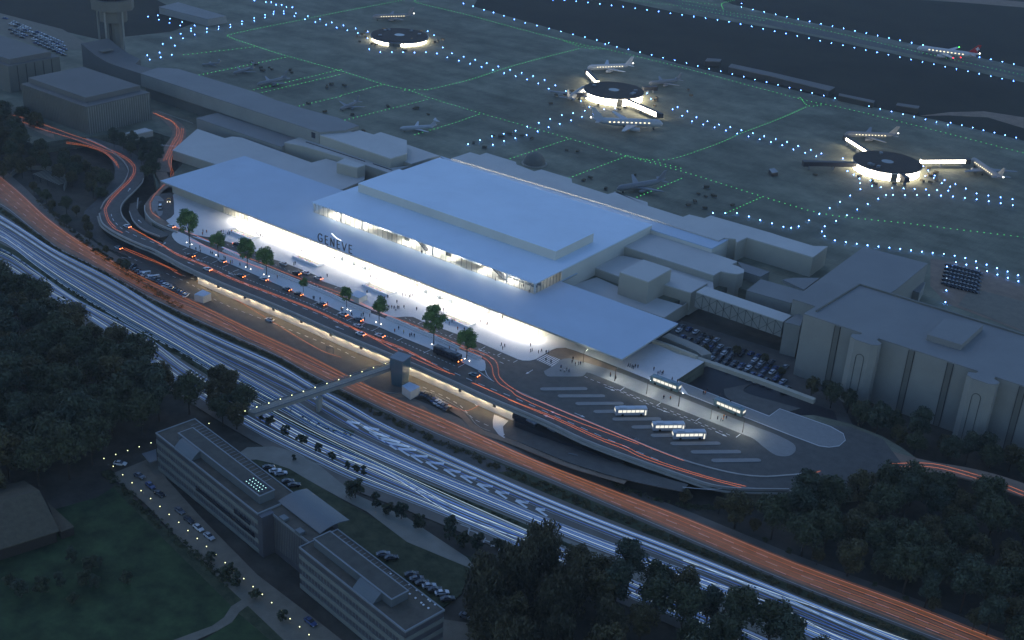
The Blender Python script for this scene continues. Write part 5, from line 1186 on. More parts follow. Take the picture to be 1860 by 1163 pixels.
aircraft('pale grey T-tailed jet parked left of the terminal roofs',(726,240),(793,236),PLM,True,False)
aircraft('airliner with a lit jet bridge at its nose right of the right-hand round pier',(1763,299),(1818,338),PLD)
aircraft('dark airliner with lit windows behind the right-hand round pier',(1533,252),(1628,256),PLD)
aircraft('pale airliner with a red tail and white cross on the far taxiway',(1664,97),(1775,113),PLW,False,True,True,.1,1.0)
aircraft('large unlit grey airliner parked behind the terminal roofs',(1120,352),(1207,338),PLD,False,False)
aircraft('unlit grey airliner parked beside the far end of the left terminal wing',(468,160),(522,148),PLD,False,False)
aircraft('small dark unlit jet at the left end of the apron',(366,121),(400,118),PLD,True,False)
aircraft('small dark unlit jet beside the apron edge, second from the left',(424,138),(462,128),PLD,True,False)
aircraft('dark unlit airliner half hidden behind the left terminal wing',(618,204),(652,190),PLD,False,False)
aircraft('dark unlit airliner to the right of the middle round pier',(1178,158),(1236,152),PLD,False,False)
aircraft('dark unlit airliner nosed up to the middle round pier at its left',(1062,168),(1028,192),PLD,False,False)
# ================================================================ round piers (satellites)
OSR=mat('brown_gravel_roof',(.055,.042,.034),.9,.2,.4)
def sat(label,cpx,rpx0,rpx1,z,gaps,skirt=False):
    c=P(cpx,z); rad=(P(rpx0,z)-P(rpx1,z)).length/2; e=empty('round_pier',(c.x,c.y,0),label,'pier')
    zt=z
    c0=Vector((c.x,c.y,0))
    MB().prism(ngon(c0,rad,64),zt-.5,zt,OSR).prism(ngon(c0,rad*.18,24),zt,zt+.05,M['dglass']).build('roof',e)
    if skirt: MB().prism(ngon(c0,rad*1.03,64),zt-1.6,zt-.5,M['steel']).build('roof_skirt',e)
    else: MB().prism(ngon(c0,rad*1.005,64),zt-.9,zt-.5,M['abut']).build('roof_edge',e)
    zb=.25; ztop=zt-(1.6 if skirt else .9); n=72; mb=MB(); mu=MB(); dk=MB()
    for i in range(n):
        a0,a1=2*math.pi*i/n,2*math.pi*(i+1)/n; am=(a0+a1)/2
        tgt=dk if any(abs((am-g+math.pi)%(2*math.pi)-math.pi)<wd for g,wd in gaps) else mb
        rr_=rad*.97; v=[(c.x+rr_*math.cos(a),c.y+rr_*math.sin(a),z_) for z_ in (zb,ztop) for a in (a0,a1)]
        tgt.add(v,[(0,1,3,2)],E_['sat'] if tgt is mb else M['wall_dim'])
        if i%2==0: mu.box((c.x+rr_*1.004*math.cos(a0),c.y+rr_*1.004*math.sin(a0),(zb+ztop)/2),(.34,.34,ztop-zb),M['dark'],a0)
    mb.build('glazing',e); mu.build('mullions',e)
    if dk.v: dk.build('service_wall',e)
    MB().prism(ngon(c0,rad*.985,64),0,zb,M['concrete']).build('base',e)
    mb=MB(); rr2=random.Random(int(c.x))
    for i in range(5):
        a=rr2.random()*6.28; mb.box((c.x+rad*.72*math.cos(a),c.y+rad*.72*math.sin(a),zt+.5),(2.4,1.6,1.0),M['steel'],a)
    mb.build('roof_units',e)
    return e,c0,rad
va=lambda c: math.atan2(-c.y,-c.x)   # direction towards the camera
s1e,s1c,s1r=sat('leftmost round pier building with a dark roof and lit windows',q('s1',885,500),q('s1',345,500),q('s1',1400,500),4.2,[(-.98,.22)],True)
s2e,s2c,s2r=sat('middle round pier building with tall lit glazing and a dark roof',q('s2',815,490),q('s2',402,470),q('s2',1225,480),5.6,[(-.82,.09)])
s3e,s3c,s3r=sat('right-hand round pier building with tall lit glazing and a dark roof',q('s3',800,388),q('s3',512,350),q('s3',1088,400),5.6,[(-.95,.1)])
for (e,c,rd) in ((s1e,s1c,s1r),(s2e,s2c,s2r),(s3e,s3c,s3r)):
    pass
def jet(label,a,b_,z,w_=2.6,h=2.4,lit=True,legs=True):
    A,B=P(a,z),P(b_,z); c=(A+B)/2; e=empty('jet_bridge',(A.x,A.y,0),label,'jet bridge'); d_=(B-A); L=d_.length; rz=math.atan2(d_.y,d_.x); zc=z-h/2
    MB().box((c.x,c.y,zc+h/2-.1),(L,w_,.2),M['dark'],rz).box((c.x,c.y,zc-h/2+.1),(L,w_,.2),M['dark'],rz).build('tunnel_frame',e)
    MB().box((c.x,c.y,zc),(L-.3,w_-.1,h-.4),E_['jet'] if lit else M['dark'],rz).build('tunnel_side',e)
    MB().box((B.x,B.y,zc-.1),(3.2,3.4,3.0),M['dark'],rz).build('cab',e)
    mb=MB()
    for t_ in (.45,.92):
        p=A.lerp(B,t_); mb.box((p.x,p.y,(zc-h/2)/2),(.6,1.8,zc-h/2),M['steel'],rz)
    mb.build('legs',e)
jet('short lit jet bridge reaching back from the middle round pier',q('s2',590,365),q('s2',445,215),5.2)
jet('long bright jet bridge in front of the middle round pier pointing right',q('s2',985,610),q('s2',1465,815),5.4,3.0,3.2)
jet('lit jet bridge leaning back left from the right-hand round pier',q('s3',640,295),q('s3',455,178),5.2,2.4,2.0)
jet('long lit jet bridge stretching right from the right-hand round pier',q('s3',1085,370),q('s3',1475,368),5.2,2.6,2.4)
jet('unlit jet bridge stretching left from the right-hand round pier',q('s3',545,395),q('s3',110,385),5.0,3.0,2.6,False)
jet('short unlit boarding bridge in front of the right-hand round pier',q('s3',900,470),q('s3',960,520),5.0,3.2,2.6,False)
jet('unlit jet bridge on the right side of the middle round pier',q('s2',1225,450),q('s2',1390,440),4.6,2.6,2.4,False)
jet('unlit jet bridge on the left side of the middle round pier',q('s2',430,530),q('s2',230,545),4.6,2.6,2.4,False)
# carts and equipment round the piers
cart=None
rc=random.Random(9)
for (e,c,rd) in ((0,s1c,s1r),(0,s2c,s2r),(0,s3c,s3r)):
    for i in range(16):
        a=rc.random()*6.28; r_=rd*(1.12+.5*rc.random()); p=Vector((c.x+r_*math.cos(a),c.y+r_*math.sin(a),.02))
        if cart is None:
            cart=empty('baggage_cart',p,'small baggage cart parked around a round pier','baggage cart','baggage carts around the round piers')
            local(MB().box((0,0,.9),(2.6,1.5,1.2),M['ridge']),'load',cart); local(MB().box((0,0,.35),(3.0,1.6,.2),M['steel']),'deck',cart); proto_done(cart)
        else: dup(cart,p,rc.random()*6)
for i,(x,y) in enumerate([(690,305),(700,330),(612,350),(640,210),(420,160),(560,190),(590,205),(660,240),(700,262),(860,262),(880,270),(1060,330),(1072,325),(1250,375),(1262,368),(1280,380),(1100,345),(960,300),(1330,375),(1010,175),(1000,190),(1250,165),(1255,175),(1700,330),(1480,320),(1470,300)]):
    dup(cart,P((x,y),.02),i*1.3,'small baggage cart or tug standing on the open apron','baggage carts on the open apron')
for i in range(30):
    t_=rc.random(); x=440+t_*880+rc.uniform(-12,12); y=128+(x-440)*.282+rc.uniform(-2,16)-8
    if 800<x<830: continue
    dup(cart,P((x,y-14),.02),rc.random()*6,'small baggage cart or tug parked along the apron edge of the terminal','baggage carts along the terminal apron edge',scale=rc.choice((.8,1,1.2)))
# domed hangar, long low building, depot
p=P(q('z3',930,235)); e=empty('domed_shed',p,'round dark domed shed standing on the apron behind the terminal','shed'); MB().dome(p,6.5,M['wall_dim'],20,6,False,1.1).build('dome',e); MB().prism(ngon(p,7.4,20),0,.6,M['concrete']).build('plinth',e)
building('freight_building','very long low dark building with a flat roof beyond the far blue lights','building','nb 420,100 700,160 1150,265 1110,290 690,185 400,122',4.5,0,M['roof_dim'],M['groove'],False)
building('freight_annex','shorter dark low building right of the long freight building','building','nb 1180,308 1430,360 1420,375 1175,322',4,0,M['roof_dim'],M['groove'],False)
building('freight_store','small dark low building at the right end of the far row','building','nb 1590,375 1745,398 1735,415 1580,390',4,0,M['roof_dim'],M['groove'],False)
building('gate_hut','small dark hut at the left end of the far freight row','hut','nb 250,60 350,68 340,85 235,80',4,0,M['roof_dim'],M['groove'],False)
building('pump_house','small bluish box on the apron left of the right-hand round pier','hut','a3 470,920 500,915 520,935 488,942',2.5,0,M['steel'],M['dark'],False)
building('flat_kiosk','low pale flat roof between the ribbed block and the curving side road','building','r1 665,258 885,200 975,228 750,280',3.5,0,M['roof_side'],M['wall_side'],False)
# ================================================================ footbridge
dz=1.0
A=P(q('fb',230,560),dz); B=P(q('fb',1620,110),dz); Bx=P(q('fb',330,600),dz); Cx=P(q('fb',1620,165),dz)
e=empty('footbridge',(A.x,A.y,L_),'long straight footbridge with a row of small lamps over the motorway','footbridge')
MB().strip([P(q('fb',235,552),dz),P(q('fb',700,395),dz),P(q('fb',1180,240),dz),P(q('fb',1630,95),dz)],[P(q('fb',330,572),dz),P(q('fb',760,430),dz),P(q('fb',1240,268),dz),P(q('fb',1640,130),dz)],1.5,M['concrete']).build('deck',e)
mb=MB()
for a,b_ in (((235,545),(1630,88)),((325,580),(1640,138))):
    A1,B1=P(q('fb',*a),dz),P(q('fb',*b_),dz); mb.path([A1,B1],.15,.45,M['steel'])
    for i in range(46): p=A1.lerp(B1,i/45); mb.box((p.x,p.y,dz+.75),(.08,.08,.8),M['steel'])
    mb.tube([A1+Vector((0,0,1.15)),B1+Vector((0,0,1.15))],.07,M['steel'],5)
mb.build('railing',e)
for px in ((925,545),(1240,455)) if 0 else ((925,545),):
    p=P(q('fb',*px),L_); MB().box((p.x,p.y,(L_+dz)/2-.9),(1.1,2.6,dz-L_-1.6),M['concrete'],.3,1.25).build('pier',e)
k0=None
for (x,y) in ((225,565),(335,528),(447,492),(555,455),(662,418),(770,382),(880,345),(990,308),(1100,272),(1210,235),(1318,198),(1425,160),(1537,122)):
    p=P(q('fb',x+8,y+8),dz+.1)
    if k0 is None:
        k0=empty('bridge_lamp',p,'small greenish white lamp on the footbridge railing','lamp','lamps along the footbridge'); local(MB().tube([(0,0,0),(0,0,1.0)],.06,M['steel'],5),'post',k0); local(MB().dome((0,0,1.1),.20,E_['path'],8,2,True),'globe',k0); proto_done(k0)
    else: dup(k0,p)
tb=P(q('fb',1665,315),L_); tt=PW('fb 1600,95 1660,50 1722,55 1715,110',6.5)
e=empty('bridge_tower',(tb.x,tb.y,L_),'dark blue-grey stair tower at the right end of the footbridge','tower')
c=tb+Vector((-.5,1.5,0))
MB().box((c.x,c.y,-.2),(4.6,4.6,12),CP['teal'],.15,1.3).build('shaft',e); MB().box((c.x,c.y,6.0),(6.4,6.2,.5),M['steel'],.15).build('roof',e); MB().box((c.x-2.7,c.y-1.3,1.6),(1.2,2.2,3.0),M['dark'],.15).build('doorway',e)
# ================================================================ office building near the camera
OW=mat('office_panel',(.20,.21,.19),.6,.08,.3); OD=mat('office_dark_panel',(.085,.085,.095),.35,.12,.3,spec=.5); OR=mat('felt_roof',(.09,.085,.072),.9,.2,.3); OR2=mat('brown_felt_roof',(.105,.092,.072),.9,.25,.3); OC=mat('metal_canopy',(.135,.155,.165),.5,.05,.2,metal=.2); OE=mat('coping',(.24,.26,.27),.6,.05,.3)
fA=P((283.7,787.2),9); fA2=P((469,933.5),9); bA=P((354,762),9); bA2=P((530,894),9)
fB=P((544,995),9); fB2=P((736.5,1147.5),9); bB=P((601,958),9); bB2=P((813,1108.7),9)
ax=((fB2-fA)); ax.z=0; ax.normalize(); ay=Vector((-ax.y,ax.x,0)); O=fA.copy(); O.z=0
def uv(p): v=p-O; return v.dot(ax),v.dot(ay)
uA2=uv(fA2)[0]; vbA=(uv(bA)[1]+uv(bA2)[1])/2; uB=uv(fB)[0]; uB2=uv(fB2)[0]; vfB=(uv(fB)[1]+uv(fB2)[1])/2; vbB=(uv(bB)[1]+uv(bB2)[1])/2
def W(u,v,z=0): p=O+ax*u+ay*v; return Vector((p.x,p.y,z))
e=empty('office_building',tuple(W(uA2/2,vbA/2,L_)),'long three-storey grey office building with striped facades in the foreground','office building')
def blk(u0,v0,u1,v1,z0,z1,m,mb): return mb.prism([W(u0,v0),W(u1,v0),W(u1,v1),W(u0,v1)],z0,z1,m)
def wing(u0,v0,u1,v1,zt,name):
    w_=blk(u0,v0,u1,v1,L_,zt-.3,OD,MB()).build(name+'_wall',e)
    mb=MB(); H_=zt-L_; n=4
    for i in range(n):
        z0=L_+.4+(H_-.7)*i/n; blk(u0-.12,v0-.18,u1+.12,v0-.002,z0,z0+1.55,OW,mb); blk(u1+.002,v0-.18,u1+.14,v1,z0,z0+1.55,OW,mb)
    mb.build('spandrel_bands',w_)
    mb=MB(); k=u0+1.2
    while k<u1-1:
        for i in range(1,n):
            z0=L_+.4+(H_-.7)*i/n-1.75; blk(k,v0-.06,k+.12,v0-.004,z0,z0+1.7,OE,mb)
        k+=1.5
    mb.build('window_mullions',w_)
    r_=blk(u0,v0,u1,v1,zt-.3,zt,OR2,MB()).build('roof',e)
    mb=MB()
    for a,b_,c_,d_ in ((u0-.2,v0-.2,u1+.2,v0+.15),(u0-.2,v1-.15,u1+.2,v1+.2),(u0-.2,v0+.16,u0+.15,v1-.16),(u1-.15,v0+.16,u1+.2,v1-.16)): blk(a,b_,c_,d_,zt-.35,zt+.3,OE,mb)
    mb.build('coping',r_)
    mb=MB(); k=u0+3
    while k<u1-12: blk(k,v1-3.2,k+.15,v1-.4,zt+.02,zt+.12,OE,mb); k+=1.9
    mb.build('roof_slats',r_)
    return w_
wing(0,0,uA2,vbA,9,'wing'); wing(uB,vfB,uB2,vbB,9,'wing')
# dark window groups
mb=MB(); blk(uA2*.40,-.24,uA2*.97,-.19,L_+5.0,L_+6.6,M['dglass'],mb); blk(uA2*.78,-.24,uA2*.93,-.19,L_+8.4,L_+10,M['dglass'],mb); mb.build('window_band',e)
rec0=uA2+2.0; recv=uv(P((484.4,929.5),9))[1]
m_=blk(uA2,vbA*.28,uB,vbB,L_,8.3,OD,MB()).build('link_wall',e); blk(uA2,vbA*.28,uB,vbB,8.3,8.7,OR2,MB()).build('link_roof',e)
mb=MB(); k=uA2+2
while k<uB-1: blk(k,vbA*.28-.1,k+.1,vbA*.28-.004,L_+2.2,8.2,OW,mb); k+=.9
blk(uA2+1.5,vbA*.28-.3,uB-.5,vbA*.28-.12,7.9,8.8,OE,mb); mb.build('ribbed_cladding',e)
blk(uA2-.1,-.1,uA2+2.4,vbA*.3,L_,8.9,OD,MB()).build('stair_shaft',e)
def roofbox(pts,z0,z1,name):
    w_=[W(*uv(p)) for p in PW(pts,z1)]; us=[uv(p) for p in w_]; u0,u1=min(u for u,v in us),max(u for u,v in us); vs=sorted(v for u,v in us); v0,v1=(vs[0]+vs[1])/2,(vs[2]+vs[3])/2
    p_=blk(u0,v0,u1,v1,z0,z1-.05,OC,MB()).build(name,e); blk(u0-.2,v0-.2,u1+.2,v1+.2,z1-.05,z1+.12,OE,MB()).build('edge_trim',p_); blk(u0+.3,v0+.3,u1-.3,v1-.3,z1+.12,z1+.2,OR,MB()).build('felt_cover',p_); return u0,v0,u1,v1
ra=roofbox('o1 335,290 505,235 1412,930 1243,1000',9,12.0,'penthouse'); rb=roofbox('o3 245,120 430,35 1310,700 1115,790',9,11.8,'penthouse')
mb=MB()
for i in range(6):
    for j in range(3):
        u=ra[2]-9+i*1.35; v=ra[1]+1.2+j*1.3; 
        p_=W(u,v,12.35); mb.box(p_,(.35,.12,.1),E_['cyan'],math.atan2(ax.y,ax.x))
mb.build('roof_light_grid',e)
blk(ra[2]-10,ra[1]+.6,ra[2]-.8,ra[3]-.6,12.2,12.28,M['dark'],MB()).build('skylight',e)
# arched stair pods on the roofs
def pod(pts,z):
    w_=PW(pts,z+1); us=[uv(p) for p in w_]; u0,u1=min(u for u,v in us),max(u for u,v in us); v0,v1=min(v for u,v in us),max(v for u,v in us); mb=MB(); vs=[];n=9
    for u in (u0,u1):
        for i in range(n):
            t=i/(n-1); vs.append(W(u,v0+(v1-v0)*t,z+2.9*math.sin(min(1,t*1.6)*math.pi/2)))
        vs.append(W(u,v1,z)); 
    N=n+1; fs=[(i,i+1,N+i+1,N+i) for i in range(n)]+[tuple(range(N-1,-1,-1)),tuple(range(N,2*N))]
    mb.add(vs,fs,OC).build('stair_pod',e)
pod('o1 355,450 490,350 605,430 470,585',9.02); pod('o3 745,680 905,530 1060,650 905,830',9.02)
# arched metal canopy roof behind the link
w_=PW('o2 690,140 1185,500 890,690 440,330',9.5); us=[uv(p) for p in w_]; u0,u1=(us[0][0]+us[3][0])/2,(us[1][0]+us[2][0])/2; v0,v1=(us[2][1]+us[3][1])/2,(us[0][1]+us[1][1])/2
mb=MB(); vs=[]; n=11
for u in (u0,u1):
    for i in range(n): t=i/(n-1); vs.append(W(u,v0+(v1-v0)*t,8.9+1.3*math.sin(math.pi*(.1+.8*t))))
    for i in range(n): t=1-i/(n-1); vs.append(W(u,v0+(v1-v0)*t,8.6+1.3*math.sin(math.pi*(.1+.8*t))))
N=2*n; mb.add(vs,[(i,(i+1)%N,N+(i+1)%N,N+i) for i in range(N)]+[tuple(range(N-1,-1,-1)),tuple(range(N,2*N))],OC).build('arched_roof',e)
blk(u0+1,v0+1,u1-2,v1-3,L_,8.6,OD,MB()).build('hall_wall',e)
for px in ((470,500),(650,650)):
    p_=P(q('o2',*px),9.2); MB().box(p_+Vector((0,0,-.2)),(2.6,2.0,1.0),OC,math.atan2(ax.y,ax.x)).build('roof_vent',e)
mb=MB()
for px,py in ((1110,510),(1320,632),(1405,695),(1470,745),(1535,798),(1555,815),(1610,855),(1325,735),(1390,782),(1455,835),(1480,858),(1535,895)):
    mb.box(P(q('o3',px,py),9.1),(.5,.5,.2),M['white'])
mb.build('roof_caps',e)
p_=P(q('c1',820,150),L_+3); e=empty('entrance_canopy',(p_.x,p_.y,L_),'small flat entrance canopy at the left end of the office building','canopy')
MB().prism(PW('c1 775,145 850,120 855,180 815,195',L_+3.2),L_+3,L_+3.25,OC).build('roof',e); MB().box((p_.x-1,p_.y,L_+1.5),(.2,.2,3),M['steel']).build('post',e)
# house at the bottom left
r0,r1=P(q('c1',-420,520),4),P(q('c1',215,345),4); e0,e1=P(q('c1',-420,800),-1.5),P(q('c1',325,565),-1.5)
e=empty('barn',tuple(P(q('c1',150,620),L_)),'old barn with a wide brown tiled gable roof at the left edge','barn')
bk=[r0*2-e0,r1*2-e1]; bk=[Vector((b.x,b.y,-1.5)) for b in bk]
mb=MB(); vs=[e0,e1,r1,r0,bk[0],bk[1]]; vs+=[Vector((v.x,v.y,v.z-.3)) for v in vs]
mb.add(vs,[(0,1,2,3),(3,2,5,4),(7,6,9,8),(8,9,10,11),(0,6,7,1),(1,7,8,2),(2,8,11,5),(3,9,6,0)],M['ridge']).build('roof',e)
ins=lambda a,b_,t:Vector(a).lerp(Vector(b_),t)
c_=(e0+e1+bk[0]+bk[1])/4
MB().prism([ins(v,c_,.05) for v in (e0,e1,bk[1],bk[0])],L_,-2.2,M['trunk'],False).build('wall',e)
gl_=[ins(e1,c_,.05),ins(bk[1],c_,.05),ins(r1,c_,.05)]; mb=MB(); a,b_,c2=[Vector(v) for v in gl_]; a.z=b_.z=-2.2; c2.z=3.4; o_=Vector((-.3,0,0)); mb.add([a,b_,c2,a+o_,b_+o_,c2+o_],[(0,1,2),(5,4,3),(0,3,4,1),(1,4,5,2),(2,5,3,0)],M['trunk']).build('gable',e)
MB().prism(PW('c1 265,415 400,545 330,570 300,520',-3),L_,-3,M['trunk']).prism(PW('c1 262,412 404,545 332,573 298,520',-3),-3,-2.8,M['ridge']).build('annex',e)
# roof rack structure / pergola at the left between the roads
p_=P((90,332),L_); e=empty('pergola',p_,'low dark slatted shelter among bushes inside the road loop at left','shelter')
mb=MB()
for i in range(14): mb.box((p_.x-11+i*1.7,p_.y+2,L_+2.6),(.5,9,.2),M['shoulder'],.1)
mb.build('slats',e); mb=MB()
for i in range(4):
    for j in (-3,6): mb.box((p_.x-10+i*6.5,p_.y+j,L_+1.3),(.3,.3,2.6),M['dark'])
mb.build('posts',e)
w_=smoothpath(PW('a1 60,965 110,930 200,925 300,935 360,985 350,1040',L_),5); t=MB().path(w_,.6,2.2,M['shoulder']).build('garden_wall'); tag(t,'curved low wall round the slatted shelter at left','wall')
# ================================================================ vegetation
def crown_mesh(name,seed,rx,rz,zc,nclump,nleaf,ls,m,droop=0,trunk_h=4,tr=.28):
    r=random.Random(seed); mb=MB()
    cl=[]
    for i in range(nclump):
        a=r.random()*6.283; t=(r.random())**.5; ph=r.uniform(-.75,1)
        rr_=rx*.74*t*math.sqrt(max(.05,1-ph*ph*.8)); cl.append((Vector((rr_*math.cos(a),rr_*math.sin(a),zc+rz*.72*ph)),rx*r.uniform(.26,.44)))
    vs=[];fs=[]
    for i in range(nleaf):
        c_,cr=cl[r.randrange(nclump)]
        d_=Vector((r.gauss(0,1),r.gauss(0,1),r.gauss(0,1)+.25)).normalized(); p_=c_+d_*cr*(r.random()**.35)
        if droop: p_.z-=droop*r.random()**2*(1+(p_-Vector((0,0,zc))).length/rx)
        s_=ls*r.uniform(.6,1.3); n_=(d_+Vector((r.gauss(0,.6),r.gauss(0,.6),r.gauss(0,.6)))).normalized(); a=n_.orthogonal().normalized(); b_=n_.cross(a); th=r.random()*3.14; a,b_=a*math.cos(th)+b_*math.sin(th),b_*math.cos(th)-a*math.sin(th)
        k=len(vs); 
        if droop: b_=(b_*.4+Vector((0,0,-1))).normalized()*1.6; 
        vs+=[p_-a*s_*.5,p_+b_*s_*.45,p_+a*s_*.5,p_-b_*s_*.45]; fs.append((k,k+1,k+2,k+3))
    mb.add(vs,fs,m); me_=mb.build(name).data
    o=[x for x in C.objects if x.data is me_][0]; bpy.data.objects.remove(o)
    tb=MB(); zb=zc-rz*.5; tb.tube([(0,0,-.3),(.05,0,zb*.5),(0,.08,zb),(.05,0,zc)],tr,M['trunk'],7,[tr*1.25,tr,tr*.8,tr*.35])
    for i in range(5):
        a=i*1.26+r.random()*.5; tb.tube([(0,0,zb*.85),(rx*.3*math.cos(a),rx*.3*math.sin(a),zc-rz*.1),(rx*.55*math.cos(a),rx*.55*math.sin(a),zc+rz*.25)],tr*.4,M['trunk'],5,[tr*.5,tr*.3,tr*.12])
    o=tb.build('t'); mt=o.data; bpy.data.objects.remove(o); return me_,mt
TP={}
def tree(kind,p,label,group,s=1,rz=None,cat='tree',name='tree',sz=None):
    if kind not in TP:
        me_,mt=SPEC[kind](); 
        e=empty(name,p,label,cat,group); c_=bpy.data.objects.new('crown',me_); C.objects.link(c_); c_.parent=e; t_=bpy.data.objects.new('trunk',mt); C.objects.link(t_); t_.parent=e; proto_done(e); TP[kind]=e; o=e
    else: o=dup(TP[kind],p,0,label,group); o['category']=cat
    o.location=p; o.rotation_euler=(0,0,rz if rz is not None else random.random()*6.28); o.scale=(s,s,sz or s); return o
SPEC={
 'p1':lambda:crown_mesh('plaza_crown',1,3.6,4.6,7.0,26,4200,.42,M['leaf_plaza'],trunk_h=3,tr=.16),
 'p2':lambda:crown_mesh('plaza_crown',2,3.4,4.2,6.6,22,3800,.42,M['leaf_plaza'],tr=.16),
 'd1':lambda:crown_mesh('forest_crown',3,5.6,5.4,8.2,30,4600,.62,M['leaf_dark']),
 'd2':lambda:crown_mesh('forest_crown',4,5.0,6.2,9.0,26,4300,.62,M['leaf_blue']),
 'd3':lambda:crown_mesh('forest_crown',5,6.4,5.0,7.6,34,4800,.66,M['leaf_dark']),
 'o1':lambda:crown_mesh('forest_crown',6,4.6,4.8,7.0,24,4000,.56,M['leaf_olive']),
 'o2':lambda:crown_mesh('forest_crown',7,5.2,4.6,7.0,28,4200,.60,M['leaf_olive']),
 'w1':lambda:crown_mesh('willow_crown',8,6.0,6.8,9.0,30,6000,.55,M['leaf_willow'],3.2),
 'w2':lambda:crown_mesh('willow_crown',9,5.2,6.0,8.2,26,5200,.55,M['leaf_willow'],2.6),
 's1':lambda:crown_mesh('shrub_crown',10,2.1,1.9,1.9,16,1500,.36,M['leaf_dark'],tr=.1),
 's2':lambda:crown_mesh('shrub_crown',11,1.7,2.2,2.3,14,1300,.34,M['leaf_blue'],tr=.1),
}
# nine plaza trees: pixel of trunk foot, crown scale
pt=[('y1',400,760,1.30,'p1'),('y1',720,905,1.0,'p2'),('y1',1050,1030,1.10,'p1'),('y1',1262,1110,1.12,'p2'),('y2',430,790,.72,'p1'),('y2',795,975,1.0,'p2'),('y5',915,400,1.28,'p1'),('y5',1283,565,1.10,'p2')]
pl_=['leftmost and tall','second from the left','third from the left','fourth from the left','small one, fifth from the left','sixth from the left','biggest and double-crowned, second from the right','rightmost']
for (k_,x,y,s_,kd),lb in zip(pt,pl_): tree(kd,P(q(k_,x,y),.17),'lit green tree on the median pavement, '+lb,'plaza trees',s_*1.18,rz=.7+x*.01,name='plaza_tree')
tree('p2',P(q('A',551,531),.17),'smallest lit green tree on the median, beside the parked cars','plaza trees',.66,name='plaza_tree')
def inpoly(p,pl):
    c_=False; n=len(pl)
    for i in range(n):
        a,b_=pl[i],pl[(i+1)%n]
        if (a[1]>p[1])!=(b_[1]>p[1]) and p[0]<(b_[0]-a[0])*(p[1]-a[1])/(b_[1]-a[1])+a[0]: c_=not c_
    return c_
def scatter(poly,dmin,z,n,seed):
    w_=[P(p,z) for p in poly]; x0,x1=min(p.x for p in w_),max(p.x for p in w_); y0,y1=min(p.y for p in w_),max(p.y for p in w_); r=random.Random(seed); out=[]
    for i in range(n):
        p_=Vector((r.uniform(x0,x1),r.uniform(y0,y1),z))
        if inpoly(p_,w_) and all((p_-o).length>dmin for o in out): out.append(p_)
    return out
def wood(poly,dmin,kinds,label,group,s0,s1,seed,z=L_,n=2500,cat='tree',name='tree'):
    r=random.Random(seed)
    pts_=scatter(poly,dmin,z,n,seed); print('WOOD',label,len(pts_))
    for p_ in pts_:
        k_=r.choice(kinds); s_=r.uniform(s0,s1); tree(k_,p_,label,group,s_,r.random()*6.28,cat,name,s_*r.uniform(.9,1.15))
wood([(-110,560),(0,536),(50,560),(120,592),(190,650),(240,668),(290,702),(345,738),(352,775),(300,775),(240,800),(190,850),(120,900),(60,905),(-110,930)],9.0,['d1','d2','d3','d1','o1'],'dark broadleaf tree in the dense wood at the lower left','wood at the lower left',1.15,1.5,21)
wood([(1262,950),(1330,958),(1420,958),(1480,925),(1560,908),(1620,910),(1700,916),(1780,938),(1900,965),(1980,1010),(1990,1260),(1860,1190),(1760,1146),(1640,1095),(1560,1058),(1470,1018),(1370,985)],7.8,['d1','d2','d3','o1','o2'],'dark tree in the dense wood at the lower right','wood at the lower right',.9,1.25,22)
wood([(1548,778),(1600,806),(1700,850),(1790,868),(1900,900),(1900,862),(1780,838),(1690,812),(1600,778)],7,['d1','d2','o1'],'dark tree in the row at the foot of the tallest building','trees at the foot of the tallest building',.75,1.0,23)
wood([(1470,722),(1500,748),(1560,772),(1600,775),(1560,745),(1500,715)],6,['d1','o1','d2'],'small tree between the car lot and the tallest building','small trees beside the car lot',.5,.8,24)
wood([(870,1120),(900,1075),(960,1040),(1020,1042),(1060,1080),(1120,1150),(1100,1300),(960,1330),(880,1240)],9.5,['w1','w2','w1','o1'],'drooping willow-like tree in the group at bottom centre','willows at the bottom centre',1.15,1.45,25)
wood([(1010,1020),(1060,1030),(1130,1062),(1220,1098),(1330,1150),(1440,1190),(1500,1230),(1450,1330),(1280,1260),(1180,1180),(1090,1105)],8.4,['d1','d2','o1'],'dark green tree beside the motorway at bottom centre','green trees at the bottom centre',.95,1.25,26)
wood([(0,300),(20,296),(60,275),(72,240),(20,215),(-60,205),(-60,300)],9,['o1','d1'],'dark bushy tree beside the road at the far left','trees at the far left',.8,1.1,27)
wood([(-20,290),(60,285),(110,290),(170,318),(195,345),(188,372),(150,350),(120,345),(90,318),(20,330),(-20,320)],8.0,['d1','o1','o2'],'dark bushy tree inside the loop of the link road','trees inside the link road loop',.65,.95,28)
wood([(200,268),(245,262),(290,290),(295,320),(268,330),(255,300),(225,282)],6.4,['d1','d2'],'dark bush between the curving road and the side road','bushes between the two curving roads',.5,.75,29,z=-.2)
wood([(60,350),(100,368),(150,400),(175,440),(240,490),(232,500),(160,452),(100,400)],6.5,['d1','o1','s1'],'scrubby bush on the bank below the link road','bushes below the link road',.35,.6,30)
wood([(1262,640),(1330,660),(1420,690),(1440,680),(1340,640),(1280,622)],12,['o1','s1','d1'],'bush between parked cars in the sunken lot','bushes in the sunken lot',.35,.6,31)
wood([(395,705),(440,735),(452,765),(420,790),(385,765)],6,['o2','d1'],'tree at the near end of the footbridge','trees at the near end of the footbridge',.75,1.0,32)
wood([(1230,922),(1290,935),(1380,985),(1520,1045),(1660,1105),(1800,1165),(1800,1155),(1600,1068),(1440,998),(1300,930),(1245,912)],6.5,['o1','s1','o2'],'olive bush along the verge of the orange carriageway','bushes along the carriageway verge',.4,.6,33)
